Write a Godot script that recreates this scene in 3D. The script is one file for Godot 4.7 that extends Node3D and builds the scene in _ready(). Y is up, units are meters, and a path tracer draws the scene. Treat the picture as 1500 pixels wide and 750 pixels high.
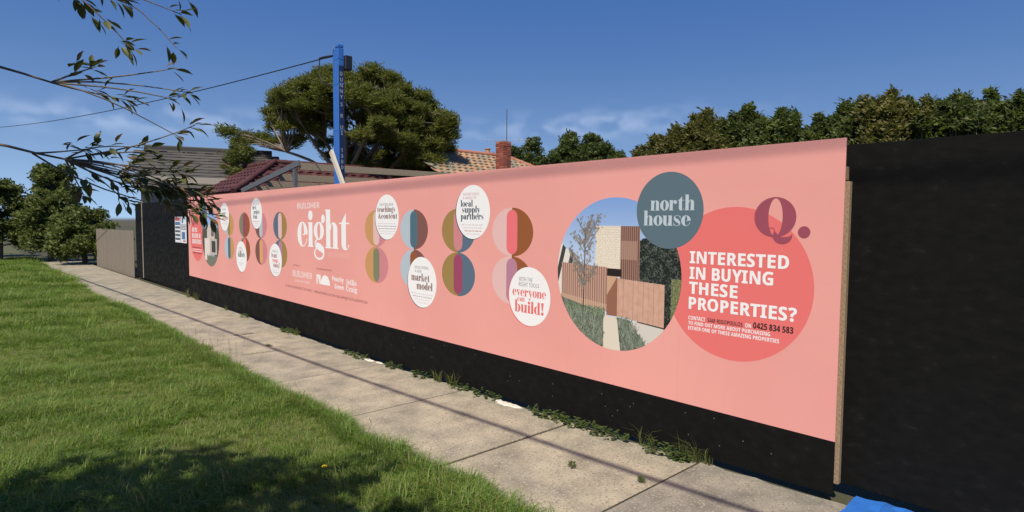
extends Node3D
# A long printed hoarding beside a concrete footpath. The hoarding's printed face is the plane z = 0, x runs along it, y is up.

var rng := RandomNumberGenerator.new()
var used := {}
var sans: SystemFont
var bold: SystemFont
var heavy: FontVariation
var serif: SystemFont
const SUN := Vector3(0.30, 0.80, 0.52)
const E_FACE := 1.07

# ---------- small helpers ----------
func numbered(called: String) -> String:
	if not used.has(called):
		used[called] = 0
		return called
	used[called] += 1
	return "%s_%03d" % [called, used[called]]

func thing(called: String, label: String, category: String, at := Vector3.ZERO, group := "", turn := 0.0) -> Node3D:
	var o := Node3D.new()
	o.name = numbered(called)
	add_child(o)
	o.position = at
	o.rotation.y = turn
	tag(o, label, category, group)
	return o

func tag(o: Node, label: String, category: String, group := "") -> void:
	o.set_meta("label", label)
	o.set_meta("category", category)
	if group != "":
		o.set_meta("group", group)

func mi(called: String, mesh: Mesh, mat: Material, parent: Node = self, at := Vector3.ZERO) -> MeshInstance3D:
	var o := MeshInstance3D.new()
	o.name = numbered(called) if parent == self else called
	o.mesh = mesh
	if mat:
		o.material_override = mat
	o.position = at
	parent.add_child(o, true)
	return o

func structure(called: String, mesh: Mesh, mat: Material, at := Vector3.ZERO) -> MeshInstance3D:
	var o := mi(called, mesh, mat, self, at)
	o.set_meta("kind", "structure")
	return o

func lin(r: float, g: float, b: float) -> Color:
	return Color(r, g, b).linear_to_srgb()

# ink colour of the print: the tone read off the sunlit photograph, taken back to a surface colour
func ink(r: int, g: int, b: int) -> Color:
	var c := Color8(r, g, b).srgb_to_linear()
	return Color(minf(c.r / E_FACE, 0.84), minf(c.g / E_FACE, 0.84), minf(c.b / E_FACE, 0.84)).linear_to_srgb()

func mat(c: Color, rough := 0.8, metal := 0.0) -> StandardMaterial3D:
	var m := StandardMaterial3D.new()
	m.albedo_color = c
	m.roughness = rough
	m.metallic = metal
	return m

func noise_tex(seed_: int, freq: float, stops: Array, size := 512, octaves := 4, type := FastNoiseLite.TYPE_SIMPLEX_SMOOTH) -> NoiseTexture2D:
	var n := FastNoiseLite.new()
	n.seed = seed_
	n.noise_type = type
	n.frequency = freq
	n.fractal_octaves = octaves
	var t := NoiseTexture2D.new()
	t.width = size
	t.height = size
	t.seamless = true
	t.noise = n
	var g := Gradient.new()
	var offs := PackedFloat32Array()
	var cols := PackedColorArray()
	for s in stops:
		offs.append(s[0])
		cols.append(s[1])
	g.offsets = offs
	g.colors = cols
	t.color_ramp = g
	return t

func bump_tex(seed_: int, freq: float, strength: float, size := 512, octaves := 4) -> NoiseTexture2D:
	var n := FastNoiseLite.new()
	n.seed = seed_
	n.frequency = freq
	n.fractal_octaves = octaves
	var t := NoiseTexture2D.new()
	t.width = size
	t.height = size
	t.seamless = true
	t.as_normal_map = true
	t.bump_strength = strength
	t.noise = n
	return t

# triplanar world material with a two-tone noise
func grain(a: Color, b: Color, scale: float, seed_: int, rough := 0.85, freq := 0.02, bump := 0.0) -> StandardMaterial3D:
	var m := StandardMaterial3D.new()
	m.albedo_texture = noise_tex(seed_, freq, [[0.25, a], [0.75, b]])
	m.roughness = rough
	m.uv1_triplanar = true
	m.uv1_world_triplanar = true
	m.uv1_scale = Vector3.ONE * scale
	if bump > 0.0:
		m.normal_enabled = true
		m.normal_texture = bump_tex(seed_ + 7, freq * 2.0, 6.0)
		m.normal_scale = bump
	return m

# black paint with sparse pale dust and scuffs
func scuffed_black(seed_: int) -> StandardMaterial3D:
	var m := StandardMaterial3D.new()
	m.albedo_texture = noise_tex(seed_, 0.012, [[0.0, lin(0.0072, 0.0072, 0.0072)], [0.55, lin(0.0095, 0.0093, 0.009)], [0.78, lin(0.0105, 0.0102, 0.010)], [0.95, lin(0.017, 0.0163, 0.0155)]], 1024, 6)
	m.roughness_texture = noise_tex(seed_ + 3, 0.01, [[0.2, Color(0.5, 0.5, 0.5)], [0.8, Color(0.8, 0.8, 0.8)]], 512, 4)
	m.roughness = 1.0
	m.metallic_specular = 0.18
	m.uv1_triplanar = true
	m.uv1_world_triplanar = true
	m.uv1_scale = Vector3(0.55, 0.9, 0.55)
	m.normal_enabled = true
	m.normal_texture = bump_tex(seed_ + 5, 0.03, 5.0)
	m.normal_scale = 0.1
	return m

# ---------- mesh collecting ----------
func begin() -> SurfaceTool:
	var st := SurfaceTool.new()
	st.begin(Mesh.PRIMITIVE_TRIANGLES)
	return st

func tri(st: SurfaceTool, a: Vector3, b: Vector3, c: Vector3, n: Vector3) -> void:
	# wound so that the front faces n
	if (b - a).cross(c - a).dot(n) > 0.0:
		var t := b
		b = c
		c = t
	st.set_normal(n); st.add_vertex(a)
	st.set_normal(n); st.add_vertex(b)
	st.set_normal(n); st.add_vertex(c)

# triangle with its own vertex normals, wound to agree with them
func tri3(st: SurfaceTool, p: Array, n: Array) -> void:
	var o := [0, 1, 2]
	if (p[1] - p[0]).cross(p[2] - p[0]).dot(n[0] + n[1] + n[2]) > 0.0:
		o = [0, 2, 1]
	for i in o:
		st.set_normal(n[i])
		st.add_vertex(p[i])

func quad(st: SurfaceTool, a: Vector3, b: Vector3, c: Vector3, d: Vector3) -> void:
	var n := (b - a).cross(c - a).normalized()
	tri(st, a, b, c, n)
	tri(st, a, c, d, n)

# box with chamfered edges, in the frame of basis B at centre c, full size s
func bx(st: SurfaceTool, c: Vector3, s: Vector3, B := Basis.IDENTITY, ch := 0.004) -> void:
	var h := s * 0.5
	ch = minf(ch, minf(h.x, minf(h.y, h.z)) * 0.6)
	var axes := [0, 1, 2]
	for ax in axes:
		for sg in [-1.0, 1.0]:
			var u: int = (ax + 1) % 3
			var v: int = (ax + 2) % 3
			var ps := []
			for q in [[-1, -1], [1, -1], [1, 1], [-1, 1]]:
				var p := Vector3.ZERO
				p[ax] = sg * h[ax]
				p[u] = q[0] * (h[u] - ch)
				p[v] = q[1] * (h[v] - ch)
				ps.append(c + B * p)
			var n := Vector3.ZERO
			n[ax] = sg
			n = B * n
			tri(st, ps[0], ps[1], ps[2], n)
			tri(st, ps[0], ps[2], ps[3], n)
	# edge chamfers
	for ax in axes:
		var u: int = (ax + 1) % 3
		var v: int = (ax + 2) % 3
		for su in [-1.0, 1.0]:
			for sv in [-1.0, 1.0]:
				var ps := []
				for q in [[-1, 0], [1, 0], [1, 1], [-1, 1]]:
					var p := Vector3.ZERO
					p[ax] = q[0] * (h[ax] - ch)
					p[u] = su * (h[u] - (0.0 if q[1] == 0 else ch))
					p[v] = sv * (h[v] - (ch if q[1] == 0 else 0.0))
					ps.append(c + B * p)
				var n := Vector3.ZERO
				n[u] = su
				n[v] = sv
				n = (B * n).normalized()
				tri(st, ps[0], ps[1], ps[2], n)
				tri(st, ps[0], ps[2], ps[3], n)

func box_mesh(s: Vector3, ch := 0.004) -> ArrayMesh:
	var st := begin()
	bx(st, Vector3.ZERO, s, Basis.IDENTITY, ch)
	return st.commit()

# bar of section w (sideways) by t between two points; up tells which way t points
func bar(st: SurfaceTool, a: Vector3, b: Vector3, w: float, t: float, up := Vector3.UP, ch := 0.003) -> void:
	var d := (b - a).normalized()
	var s := d.cross(up).normalized()
	var u := s.cross(d).normalized()
	bx(st, (a + b) * 0.5, Vector3(w, t, a.distance_to(b)), Basis(s, u, -d), ch)

# smooth tapered tube along points with radii
func tube(st: SurfaceTool, pts: Array, rad: Array, sides := 8, caps := true) -> void:
	var rings := []
	var norms := []
	var ref := Vector3(0.31, 0.2, 0.93).normalized()
	for i in pts.size():
		var d: Vector3 = (pts[mini(i + 1, pts.size() - 1)] - pts[maxi(i - 1, 0)]).normalized()
		if absf(d.dot(ref)) > 0.95:
			ref = Vector3(0.9, 0.3, 0.1).normalized()
		var s := d.cross(ref).normalized()
		var u := s.cross(d).normalized()
		var r := []
		var nn := []
		for k in sides:
			var a := TAU * k / sides
			var n := s * cos(a) + u * sin(a)
			r.append(pts[i] + n * rad[i])
			nn.append(n)
		rings.append(r)
		norms.append(nn)
	for i in pts.size() - 1:
		for k in sides:
			var j := (k + 1) % sides
			tri3(st, [rings[i][k], rings[i + 1][k], rings[i + 1][j]], [norms[i][k], norms[i + 1][k], norms[i + 1][j]])
			tri3(st, [rings[i][k], rings[i + 1][j], rings[i][j]], [norms[i][k], norms[i + 1][j], norms[i][j]])
	if caps:
		for e in [0, pts.size() - 1]:
			var d2: Vector3 = (pts[1] - pts[0]).normalized() * (-1.0 if e == 0 else 1.0)
			if e != 0:
				d2 = (pts[e] - pts[e - 1]).normalized()
			for k in sides - 2:
				tri(st, rings[e][0], rings[e][k + 1], rings[e][k + 2], d2)

# lathe of [radius, y] profile about the y axis
func lathe(st: SurfaceTool, c: Vector3, prof: Array, sides := 20) -> void:
	for i in prof.size() - 1:
		for k in sides:
			var a0 := TAU * k / sides
			var a1 := TAU * (k + 1) / sides
			var d0 := Vector3(cos(a0), 0, sin(a0))
			var d1 := Vector3(cos(a1), 0, sin(a1))
			var p: Array = prof[i]
			var q: Array = prof[i + 1]
			var sl := Vector2(q[1] - p[1], p[0] - q[0]).normalized()
			var n0 := d0 * sl.x + Vector3.UP * sl.y
			var n1 := d1 * sl.x + Vector3.UP * sl.y
			var A: Vector3 = c + d0 * p[0] + Vector3.UP * p[1]
			var B: Vector3 = c + d1 * p[0] + Vector3.UP * p[1]
			var C: Vector3 = c + d1 * q[0] + Vector3.UP * q[1]
			var D: Vector3 = c + d0 * q[0] + Vector3.UP * q[1]
			tri3(st, [A, B, C], [n0, n1, n1])
			tri3(st, [A, C, D], [n0, n1, n0])

# ---------- flat print on the hoarding (all in the plane z, facing +z) ----------
const FWD := Vector3(0, 0, 1)

func ell(st: SurfaceTool, cx: float, cy: float, rx: float, ry: float, z: float, a0 := 0.0, a1 := 360.0, n := 56) -> void:
	for i in n:
		var p := deg_to_rad(lerpf(a0, a1, float(i) / n))
		var q := deg_to_rad(lerpf(a0, a1, float(i + 1) / n))
		tri(st, Vector3(cx, cy, z), Vector3(cx + rx * cos(p), cy + ry * sin(p), z), Vector3(cx + rx * cos(q), cy + ry * sin(q), z), FWD)

func rect(st: SurfaceTool, x0: float, y0: float, x1: float, y1: float, z: float) -> void:
	tri(st, Vector3(x0, y0, z), Vector3(x1, y0, z), Vector3(x1, y1, z), FWD)
	tri(st, Vector3(x0, y0, z), Vector3(x1, y1, z), Vector3(x0, y1, z), FWD)

func text(parent: Node, words: String, font: Font, x0: float, x1: float, y0: float, cap: float, m: Material, z: float, called := "lettering") -> void:
	var t := TextMesh.new()
	t.text = words
	t.font = font
	t.font_size = 64
	t.pixel_size = 0.01
	t.depth = 0.0
	t.curve_step = 1.0
	t.horizontal_alignment = HORIZONTAL_ALIGNMENT_LEFT
	t.vertical_alignment = VERTICAL_ALIGNMENT_BOTTOM
	var box := t.get_aabb()
	# height of a capital in this font at this size
	var e := TextMesh.new()
	e.text = "E"
	e.font = font
	e.font_size = 64
	e.pixel_size = 0.01
	e.depth = 0.0
	e.vertical_alignment = VERTICAL_ALIGNMENT_BOTTOM
	var eb := e.get_aabb()
	var sx := (x1 - x0) / box.size.x
	var sy := cap / eb.size.y
	var o := mi(called, t, m, parent)
	o.scale = Vector3(sx, sy, 1.0)
	o.position = Vector3(x0 - box.position.x * sx, y0 - eb.position.y * sy, z)

# fat-face letters, drawn with strokes: x-height 1, ascender 1.5
func arch(x: float, h: float, w: float) -> Array:
	# right-hand stem with its shoulder, starting at the left stem's right edge x
	return [["r", x + w - 0.34, 0.0, x + w, 0.72], ["o", x + w - 0.34 + 0.02, 0.72, 0.32, 0.29, x + w - 0.42, 0.72, 0.08, 0.25, 0.0, 180.0], ["r", x + w - 0.42, 0.0, x + w - 0.34, 0.05], ["r", x + w, 0.0, x + w + 0.08, 0.05]]

func glyph(c: String) -> Array:
	var stem := [["r", 0.08, 0.0, 0.42, 1.0], ["r", 0.0, 0.95, 0.08, 1.0], ["r", 0.0, 0.0, 0.08, 0.05], ["r", 0.42, 0.0, 0.5, 0.05]]
	var tall := [["r", 0.08, 0.0, 0.42, 1.5], ["r", 0.0, 1.45, 0.08, 1.5], ["r", 0.0, 0.0, 0.08, 0.05], ["r", 0.42, 0.0, 0.5, 0.05]]
	match c:
		"o": return [1.0, [["o", 0.5, 0.5, 0.49, 0.52, 0.5, 0.5, 0.14, 0.47, 0.0, 360.0]]]
		"e": return [0.97, [["o", 0.48, 0.5, 0.48, 0.52, 0.5, 0.5, 0.13, 0.47, 0.0, 270.0], ["r", 0.5, 0.46, 0.7, 0.51], ["o", 0.48, 0.5, 0.47, 0.52, 0.5, 0.5, 0.39, 0.48, 270.0, 340.0]]]
		"c": return [0.95, [["o", 0.48, 0.5, 0.48, 0.52, 0.52, 0.5, 0.14, 0.47, 90.0, 270.0], ["o", 0.5, 0.5, 0.42, 0.52, 0.5, 0.5, 0.34, 0.48, 270.0, 335.0], ["o", 0.5, 0.5, 0.38, 0.52, 0.5, 0.5, 0.3, 0.48, 30.0, 90.0], ["d", 0.74, 0.72, 0.16, 0.17]]]
		"a": return [1.0, [["r", 0.5, 0.0, 0.84, 0.7], ["o", 0.5, 0.7, 0.34, 0.32, 0.42, 0.7, 0.09, 0.27, 0.0, 180.0], ["d", 0.22, 0.7, 0.15, 0.15], ["o", 0.5, 0.27, 0.48, 0.29, 0.54, 0.27, 0.16, 0.24, 90.0, 270.0], ["r", 0.84, 0.0, 0.97, 0.05]]]
		"i": return [0.52, stem + [["d", 0.25, 1.28, 0.2, 0.2]]]
		"l": return [0.52, tall]
		"h": return [1.1, tall + arch(0.42, 0.0, 0.56)]
		"n": return [1.1, stem + arch(0.42, 0.0, 0.56)]
		"m": return [1.66, stem + arch(0.42, 0.0, 0.56) + arch(0.98, 0.0, 0.56)]
		"u": return [1.1, [["r", 0.08, 0.28, 0.42, 1.0], ["r", 0.0, 0.95, 0.08, 1.0], ["r", 0.64, 0.0, 0.98, 1.0], ["r", 0.56, 0.95, 0.64, 1.0], ["o", 0.4, 0.28, 0.32, 0.3, 0.5, 0.28, 0.08, 0.25, 180.0, 360.0], ["r", 0.98, 0.0, 1.06, 0.05]]]
		"r": return [0.9, stem + [["v", [[0.4, 0.62, 0.05], [0.5, 0.9, 0.06], [0.66, 0.97, 0.07]]], ["d", 0.7, 0.8, 0.17, 0.18]]]
		"s": return [0.86, [["o", 0.44, 0.75, 0.36, 0.27, 0.44, 0.75, 0.28, 0.23, 15.0, 160.0], ["v", [[0.17, 0.86, 0.12], [0.2, 0.68, 0.24], [0.43, 0.5, 0.34], [0.65, 0.32, 0.24], [0.68, 0.14, 0.12]]], ["o", 0.42, 0.25, 0.36, 0.27, 0.42, 0.25, 0.28, 0.23, 195.0, 340.0], ["r", 0.06, 0.02, 0.1, 0.34], ["r", 0.74, 0.68, 0.78, 0.98]]]
		"t": return [0.8, [["r", 0.18, 0.2, 0.52, 1.0], ["p", [[0.18, 1.0], [0.52, 1.0], [0.52, 1.36]]], ["r", 0.02, 0.95, 0.18, 1.0], ["r", 0.52, 0.95, 0.76, 1.0], ["o", 0.46, 0.22, 0.28, 0.24, 0.59, 0.22, 0.08, 0.19, 180.0, 350.0]]]
		"g": return [0.98, [["o", 0.45, 0.66, 0.43, 0.36, 0.45, 0.66, 0.13, 0.31, 0.0, 360.0], ["v", [[0.66, 0.94, 0.05], [0.7, 1.06, 0.06], [0.78, 1.14, 0.08]]], ["d", 0.82, 1.14, 0.15, 0.17], ["v", [[0.32, 0.34, 0.06], [0.16, 0.22, 0.12], [0.22, 0.1, 0.24], [0.5, 0.02, 0.3], [0.76, -0.08, 0.26], [0.86, -0.22, 0.1]]], ["o", 0.46, -0.24, 0.44, 0.25, 0.46, -0.22, 0.34, 0.19, 0.0, 360.0]]]
		"p": return [1.02, [["r", 0.08, -0.5, 0.42, 1.0], ["r", 0.0, 0.95, 0.08, 1.0], ["r", 0.0, -0.5, 0.08, -0.45], ["r", 0.42, -0.5, 0.5, -0.45], ["o", 0.5, 0.5, 0.48, 0.52, 0.5, 0.5, 0.12, 0.47, -90.0, 90.0], ["r", 0.42, 0.96, 0.5, 1.02], ["r", 0.42, -0.02, 0.5, 0.03]]]
		"b": return [1.02, [["r", 0.08, 0.0, 0.42, 1.5], ["r", 0.0, 1.45, 0.08, 1.5], ["o", 0.5, 0.5, 0.48, 0.52, 0.5, 0.5, 0.12, 0.47, -90.0, 90.0], ["r", 0.42, 0.96, 0.5, 1.02], ["r", 0.42, -0.02, 0.5, 0.03]]]
		"d": return [1.06, [["r", 0.58, 0.0, 0.92, 1.5], ["r", 0.5, 1.45, 0.58, 1.5], ["o", 0.5, 0.5, 0.48, 0.52, 0.5, 0.5, 0.12, 0.47, 90.0, 270.0], ["r", 0.5, 0.96, 0.58, 1.02], ["r", 0.5, -0.02, 0.58, 0.03], ["r", 0.92, 0.0, 1.02, 0.05]]]
		"y": return [0.95, [["p", [[0.05, 0.95], [0.42, 0.95], [0.66, 0.18], [0.5, -0.1]]], ["r", 0.0, 0.95, 0.5, 1.0], ["p", [[0.8, 0.95], [0.86, 0.95], [0.44, -0.42], [0.36, -0.42]]], ["r", 0.66, 0.95, 0.95, 1.0], ["d", 0.26, -0.36, 0.16, 0.14]]]
		"v": return [0.95, [["p", [[0.05, 0.95], [0.42, 0.95], [0.66, 0.18], [0.5, -0.02]]], ["r", 0.0, 0.95, 0.5, 1.0], ["p", [[0.8, 0.95], [0.86, 0.95], [0.56, -0.02], [0.5, -0.02]]], ["r", 0.66, 0.95, 0.95, 1.0]]]
		"w": return [1.4, [["p", [[0.05, 0.95], [0.4, 0.95], [0.58, 0.2], [0.44, -0.02]]], ["p", [[0.6, 0.95], [0.95, 0.95], [1.08, 0.2], [0.94, -0.02]]], ["r", 0.0, 0.95, 1.0, 1.0], ["p", [[0.64, 0.6], [0.68, 0.5], [0.5, -0.02], [0.44, -0.02]]], ["p", [[1.26, 0.95], [1.32, 0.95], [1.0, -0.02], [0.94, -0.02]]]]]
		"k": return [1.08, tall + [["p", [[0.5, 0.5], [0.66, 0.68], [1.04, 0.0], [0.68, 0.0]]], ["p", [[0.42, 0.38], [0.42, 0.46], [0.86, 0.97], [0.93, 0.97]]], ["r", 0.72, 0.95, 1.04, 1.0]]]
		"j": return [0.52, [["r", 0.12, -0.3, 0.44, 1.0], ["r", 0.04, 0.95, 0.12, 1.0], ["d", 0.28, 1.28, 0.2, 0.2], ["d", 0.1, -0.34, 0.16, 0.14]]]
		"&": return [1.25, [["o", 0.48, 1.06, 0.31, 0.35, 0.5, 1.06, 0.13, 0.3, 0.0, 360.0], ["o", 0.46, 0.36, 0.45, 0.38, 0.52, 0.36, 0.18, 0.33, 80.0, 320.0], ["p", [[0.2, 0.98], [0.5, 0.98], [1.18, 0.0], [0.8, 0.0]]], ["v", [[0.72, 0.1, 0.05], [0.95, 0.4, 0.05], [1.02, 0.68, 0.06]]]]]
		"!": return [0.56, [["p", [[0.06, 1.5], [0.48, 1.5], [0.34, 0.5], [0.2, 0.5]]], ["d", 0.27, 0.2, 0.2, 0.21]]]
		",": return [0.36, [["d", 0.18, 0.1, 0.15, 0.15], ["p", [[0.14, 0.05], [0.32, 0.08], [0.16, -0.22], [0.12, -0.22]]]]]
	return [0.5, []]

func fat(parent: Node, words: String, x0: float, x1: float, y0: float, xh: float, m: Material, z: float) -> void:
	var total := 0.0
	for c in words:
		total += glyph(c)[0]
	var sx := (x1 - x0) / total
	var st := begin()
	var pen := 0.0
	for c in words:
		var g := glyph(c)
		var k := 0
		for s in g[1]:
			var zz := z + k * 0.00003
			k += 1
			var X := func(v: float) -> float: return x0 + (pen + v) * sx
			var Y := func(v: float) -> float: return y0 + v * xh
			match s[0]:
				"r": rect(st, X.call(s[1]), Y.call(s[2]), X.call(s[3]), Y.call(s[4]), zz)
				"d": ell(st, X.call(s[1]), Y.call(s[2]), s[3] * sx, s[4] * xh, zz, 0.0, 360.0, 20)
				"p":
					for i in s[1].size() - 2:
						tri(st, Vector3(X.call(s[1][0][0]), Y.call(s[1][0][1]), zz), Vector3(X.call(s[1][i + 1][0]), Y.call(s[1][i + 1][1]), zz), Vector3(X.call(s[1][i + 2][0]), Y.call(s[1][i + 2][1]), zz), FWD)
				"o":
					var n := 36
					for i in n:
						var ps := []
						for a in [lerpf(s[9], s[10], float(i) / n), lerpf(s[9], s[10], float(i + 1) / n)]:
							var r := deg_to_rad(a)
							ps.append(Vector3(X.call(s[1] + s[3] * cos(r)), Y.call(s[2] + s[4] * sin(r)), zz))
							ps.append(Vector3(X.call(s[5] + s[7] * cos(r)), Y.call(s[6] + s[8] * sin(r)), zz))
						tri(st, ps[0], ps[1], ps[3], FWD)
						tri(st, ps[0], ps[3], ps[2], FWD)
				"v":
					var P: Array = s[1]
					var last := []
					var steps := (P.size() - 1) * 6
					for i in steps + 1:
						var f := float(i) / 6.0
						var a := mini(int(f), P.size() - 2)
						var t := f - a
						var g0: Array = P[maxi(a - 1, 0)]
						var g1: Array = P[a]
						var g2: Array = P[a + 1]
						var g3: Array = P[mini(a + 2, P.size() - 1)]
						var px := cubic_interpolate(g1[0], g2[0], g0[0], g3[0], t)
						var py := cubic_interpolate(g1[1], g2[1], g0[1], g3[1], t)
						var w := lerpf(g1[2], g2[2], t) * 0.5
						var tx: float = g2[0] - g0[0] if t < 0.5 else g3[0] - g1[0]
						var ty: float = g2[1] - g0[1] if t < 0.5 else g3[1] - g1[1]
						var l := sqrt(tx * tx + ty * ty)
						var now := [Vector3(X.call(px - ty / l * w), Y.call(py + tx / l * w), zz), Vector3(X.call(px + ty / l * w), Y.call(py - tx / l * w), zz)]
						if last:
							tri(st, last[0], last[1], now[1], FWD)
							tri(st, last[0], now[1], now[0], FWD)
						last = now
		pen += g[0]
	mi("lettering", st.commit(), m, parent)

# lines of small print too fine to read: word-long dashes
func fine_print(parent: Node, x0: float, x1: float, y: float, h: float, m: Material, z: float, seed_: int) -> void:
	var r := RandomNumberGenerator.new()
	r.seed = seed_
	var st := begin()
	var x := x0
	while x < x1 - 0.02:
		var w := minf(r.randf_range(0.025, 0.07), x1 - x)
		rect(st, x, y, x + w, y + h, z)
		x += w + 0.012
	mi("fine_print", st.commit(), m, parent)

# height of the footpath along the street
func ground(x: float) -> float:
	var P := [[-60.0, -0.35], [-30.0, -0.22], [-17.0, -0.135], [-12.0, -0.115], [-9.0, -0.115], [-7.5, -0.105], [-4.4, -0.042], [-3.0, -0.014], [-1.9, 0.018], [-0.5, 0.055], [8.0, 0.2], [60.0, 0.4]]
	for i in P.size() - 1:
		if x <= P[i + 1][0]:
			return lerpf(P[i][1], P[i + 1][1], clampf((x - P[i][0]) / (P[i + 1][0] - P[i][0]), 0.0, 1.0))
	return 0.4

func _ready() -> void:
	rng.seed = 11
	# ---- camera ----
	var cam := Camera3D.new()
	cam.name = "camera"
	add_child(cam)
	cam.position = Vector3(0.0, 1.8468, 4.1858)
	cam.basis = Basis.from_euler(Vector3(-0.0580235, 0.8279033, 0.0072331), EULER_ORDER_YXZ)
	cam.fov = rad_to_deg(2.0 * atan(375.0 / 870.9))
	cam.near = 0.05
	cam.far = 900.0
	cam.current = true
	# ---- sky ----
	var env := Environment.new()
	env.background_mode = Environment.BG_SKY
	var sky := Sky.new()
	var sm := ProceduralSkyMaterial.new()
	sm.sky_top_color = lin(0.036, 0.118, 0.36)
	sm.sky_horizon_color = lin(0.345, 0.535, 0.78)
	sm.sky_curve = 0.097
	sm.ground_bottom_color = lin(0.12, 0.11, 0.09)
	sm.ground_horizon_color = lin(0.36, 0.42, 0.5)
	sm.sun_angle_max = 12.0
	sm.sun_curve = 0.1
	sm.sky_cover = clouds()
	sm.sky_cover_modulate = Color(1, 1, 1, 0.7)
	sky.sky_material = sm
	env.sky = sky
	env.tonemap_mode = Environment.TONE_MAPPER_LINEAR
	env.tonemap_exposure = 1.12
	env.sdfgi_enabled = true
	env.ssao_enabled = true
	env.ssil_enabled = true
	var we := WorldEnvironment.new()
	we.name = "world_environment"
	we.environment = env
	add_child(we)
	# ---- sun ----
	var sun := DirectionalLight3D.new()
	sun.name = "sun"
	add_child(sun)
	sun.look_at_from_position(SUN * 50.0, Vector3.ZERO)
	sun.light_energy = 1.55
	sun.light_color = Color(1.0, 0.955, 0.88)
	sun.light_angular_distance = 0.53
	sun.shadow_enabled = true
	# ---- fonts ----
	sans = SystemFont.new()
	sans.font_names = PackedStringArray(["Droid Sans"])
	bold = SystemFont.new()
	bold.font_names = PackedStringArray(["Droid Sans"])
	bold.font_weight = 700
	heavy = FontVariation.new()
	heavy.base_font = bold
	heavy.variation_embolden = 0.35
	serif = SystemFont.new()
	serif.font_names = PackedStringArray(["Droid Serif"])
	serif.font_weight = 700
	# ---- the place ----
	terrain()
	pavement()
	hoarding()
	side_walls()
	site_behind()
	houses()
	trees_behind()
	street_side()
	lawn()
	weeds()

# thin high cloud low in the sky, as a computed cover
func clouds() -> ImageTexture:
	var w := 2048
	var h := 1024
	var im := Image.create(w, h, false, Image.FORMAT_RGBA8)
	im.fill(Color(1, 1, 1, 0))
	var n := FastNoiseLite.new()
	n.seed = 5
	n.frequency = 1.0
	n.fractal_octaves = 5
	# [azimuth to the left of -z in degrees, elevation, half width, half height, strength]
	var streaks := [[75.5, 8.9, 5.0, 0.7, 0.30], [66.0, 5.0, 8.0, 0.9, 0.22], [49.5, 8.6, 2.2, 0.22, 0.36], [47.5, 9.0, 3.6, 0.30, 0.26], [43.2, 8.7, 2.8, 0.40, 0.46], [45.5, 6.3, 3.0, 0.3, 0.22], [53.0, 6.2, 5.0, 0.5, 0.26], [41.0, 6.8, 4.0, 0.35, 0.14],
		[18.5, 12.6, 3.4, 0.32, 0.2], [10.0, 9.0, 8.0, 0.8, 0.3], [95.0, 7.5, 10.0, 1.1, 0.35], [120.0, 9.0, 12.0, 1.0, 0.35], [-20.0, 8.0, 12.0, 1.0, 0.3], [-60.0, 10.0, 14.0, 1.2, 0.3], [-100.0, 8.0, 12.0, 1.1, 0.3], [-140.0, 9.0, 12.0, 1.2, 0.3], [160.0, 8.0, 14.0, 1.0, 0.3]]
	for y in range(400, 512):
		var el := 90.0 - (y + 0.5) * 180.0 / h
		for x in w:
			var az := -((x + 0.5) / w - 0.5) * 360.0
			var a := 0.0
			for s in streaks:
				var dx: float = wrapf(az - s[0], -180.0, 180.0) / s[2]
				if absf(dx) > 2.4:
					continue
				var dy: float = (el - s[1] + dx * s[2] * 0.045) / s[3]
				a += s[4] * exp(-dx * dx - dy * dy)
			var th := deg_to_rad(az)
			var v := n.get_noise_3d(cos(th) * 14.0, el * 0.55, sin(th) * 14.0) * 0.5 + 0.5
			var haze := 0.06 * exp(-pow(el / 5.0, 2.0))
			a = clampf(a * smoothstep(0.34, 0.72, v) * 1.3 + haze, 0.0, 1.0)
			im.set_pixel(x, y, Color(0.98, 0.96, 0.93, a * 0.62))
	return ImageTexture.create_from_image(im)

# ---------- the printed hoarding ----------
const XL := -16.79
const XR := -1.39
const TOP := 2.4
const JOIN := 0.404

func lobes(parent: Node, x: float, up: Array, low: Array) -> void:
	var f := Node3D.new()
	f.name = "figure_eight"
	parent.add_child(f, true)
	for part in [[1.737, up], [1.231, low]]:
		var y: float = part[0]
		var cs: Array = part[1]
		var st := begin()
		ell(st, x, y, 0.315, 0.2535, 0.00025, 90.0, 270.0, 28)
		mi("left_half", st.commit(), cs[0], f)
		st = begin()
		ell(st, x, y, 0.315, 0.2535, 0.00025, -90.0, 90.0, 28)
		mi("right_half", st.commit(), cs[2], f)
		st = begin()
		var r := 0.083
		var hh := 0.232 - r
		ell(st, x, y + hh, r, r, 0.00045, 0.0, 180.0, 18)
		ell(st, x, y - hh, r, r, 0.00045, 180.0, 360.0, 18)
		rect(st, x - r, y - hh, x + r, y + hh, 0.00045)
		mi("capsule", st.commit(), cs[1], f)

func white_disc(parent: Node, x: float, y: float, r: float, rim: Material, white: Material) -> Node3D:
	var d := Node3D.new()
	d.name = "text_disc"
	parent.add_child(d, true)
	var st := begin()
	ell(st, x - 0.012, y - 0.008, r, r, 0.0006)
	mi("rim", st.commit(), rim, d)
	st = begin()
	ell(st, x, y, r, r, 0.0008)
	mi("face", st.commit(), white, d)
	return d

func flat(c: Color) -> StandardMaterial3D:
	var m := mat(c, 0.6)
	m.metallic_specular = 0.3
	return m

func disc_print(parent: Node, called: String, x: float, y: float, r: float, z: float, m: Material) -> MeshInstance3D:
	var st := begin()
	ell(st, x, y, r, r, z, 0.0, 360.0, 90)
	return mi(called, st.commit(), m, parent)

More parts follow.
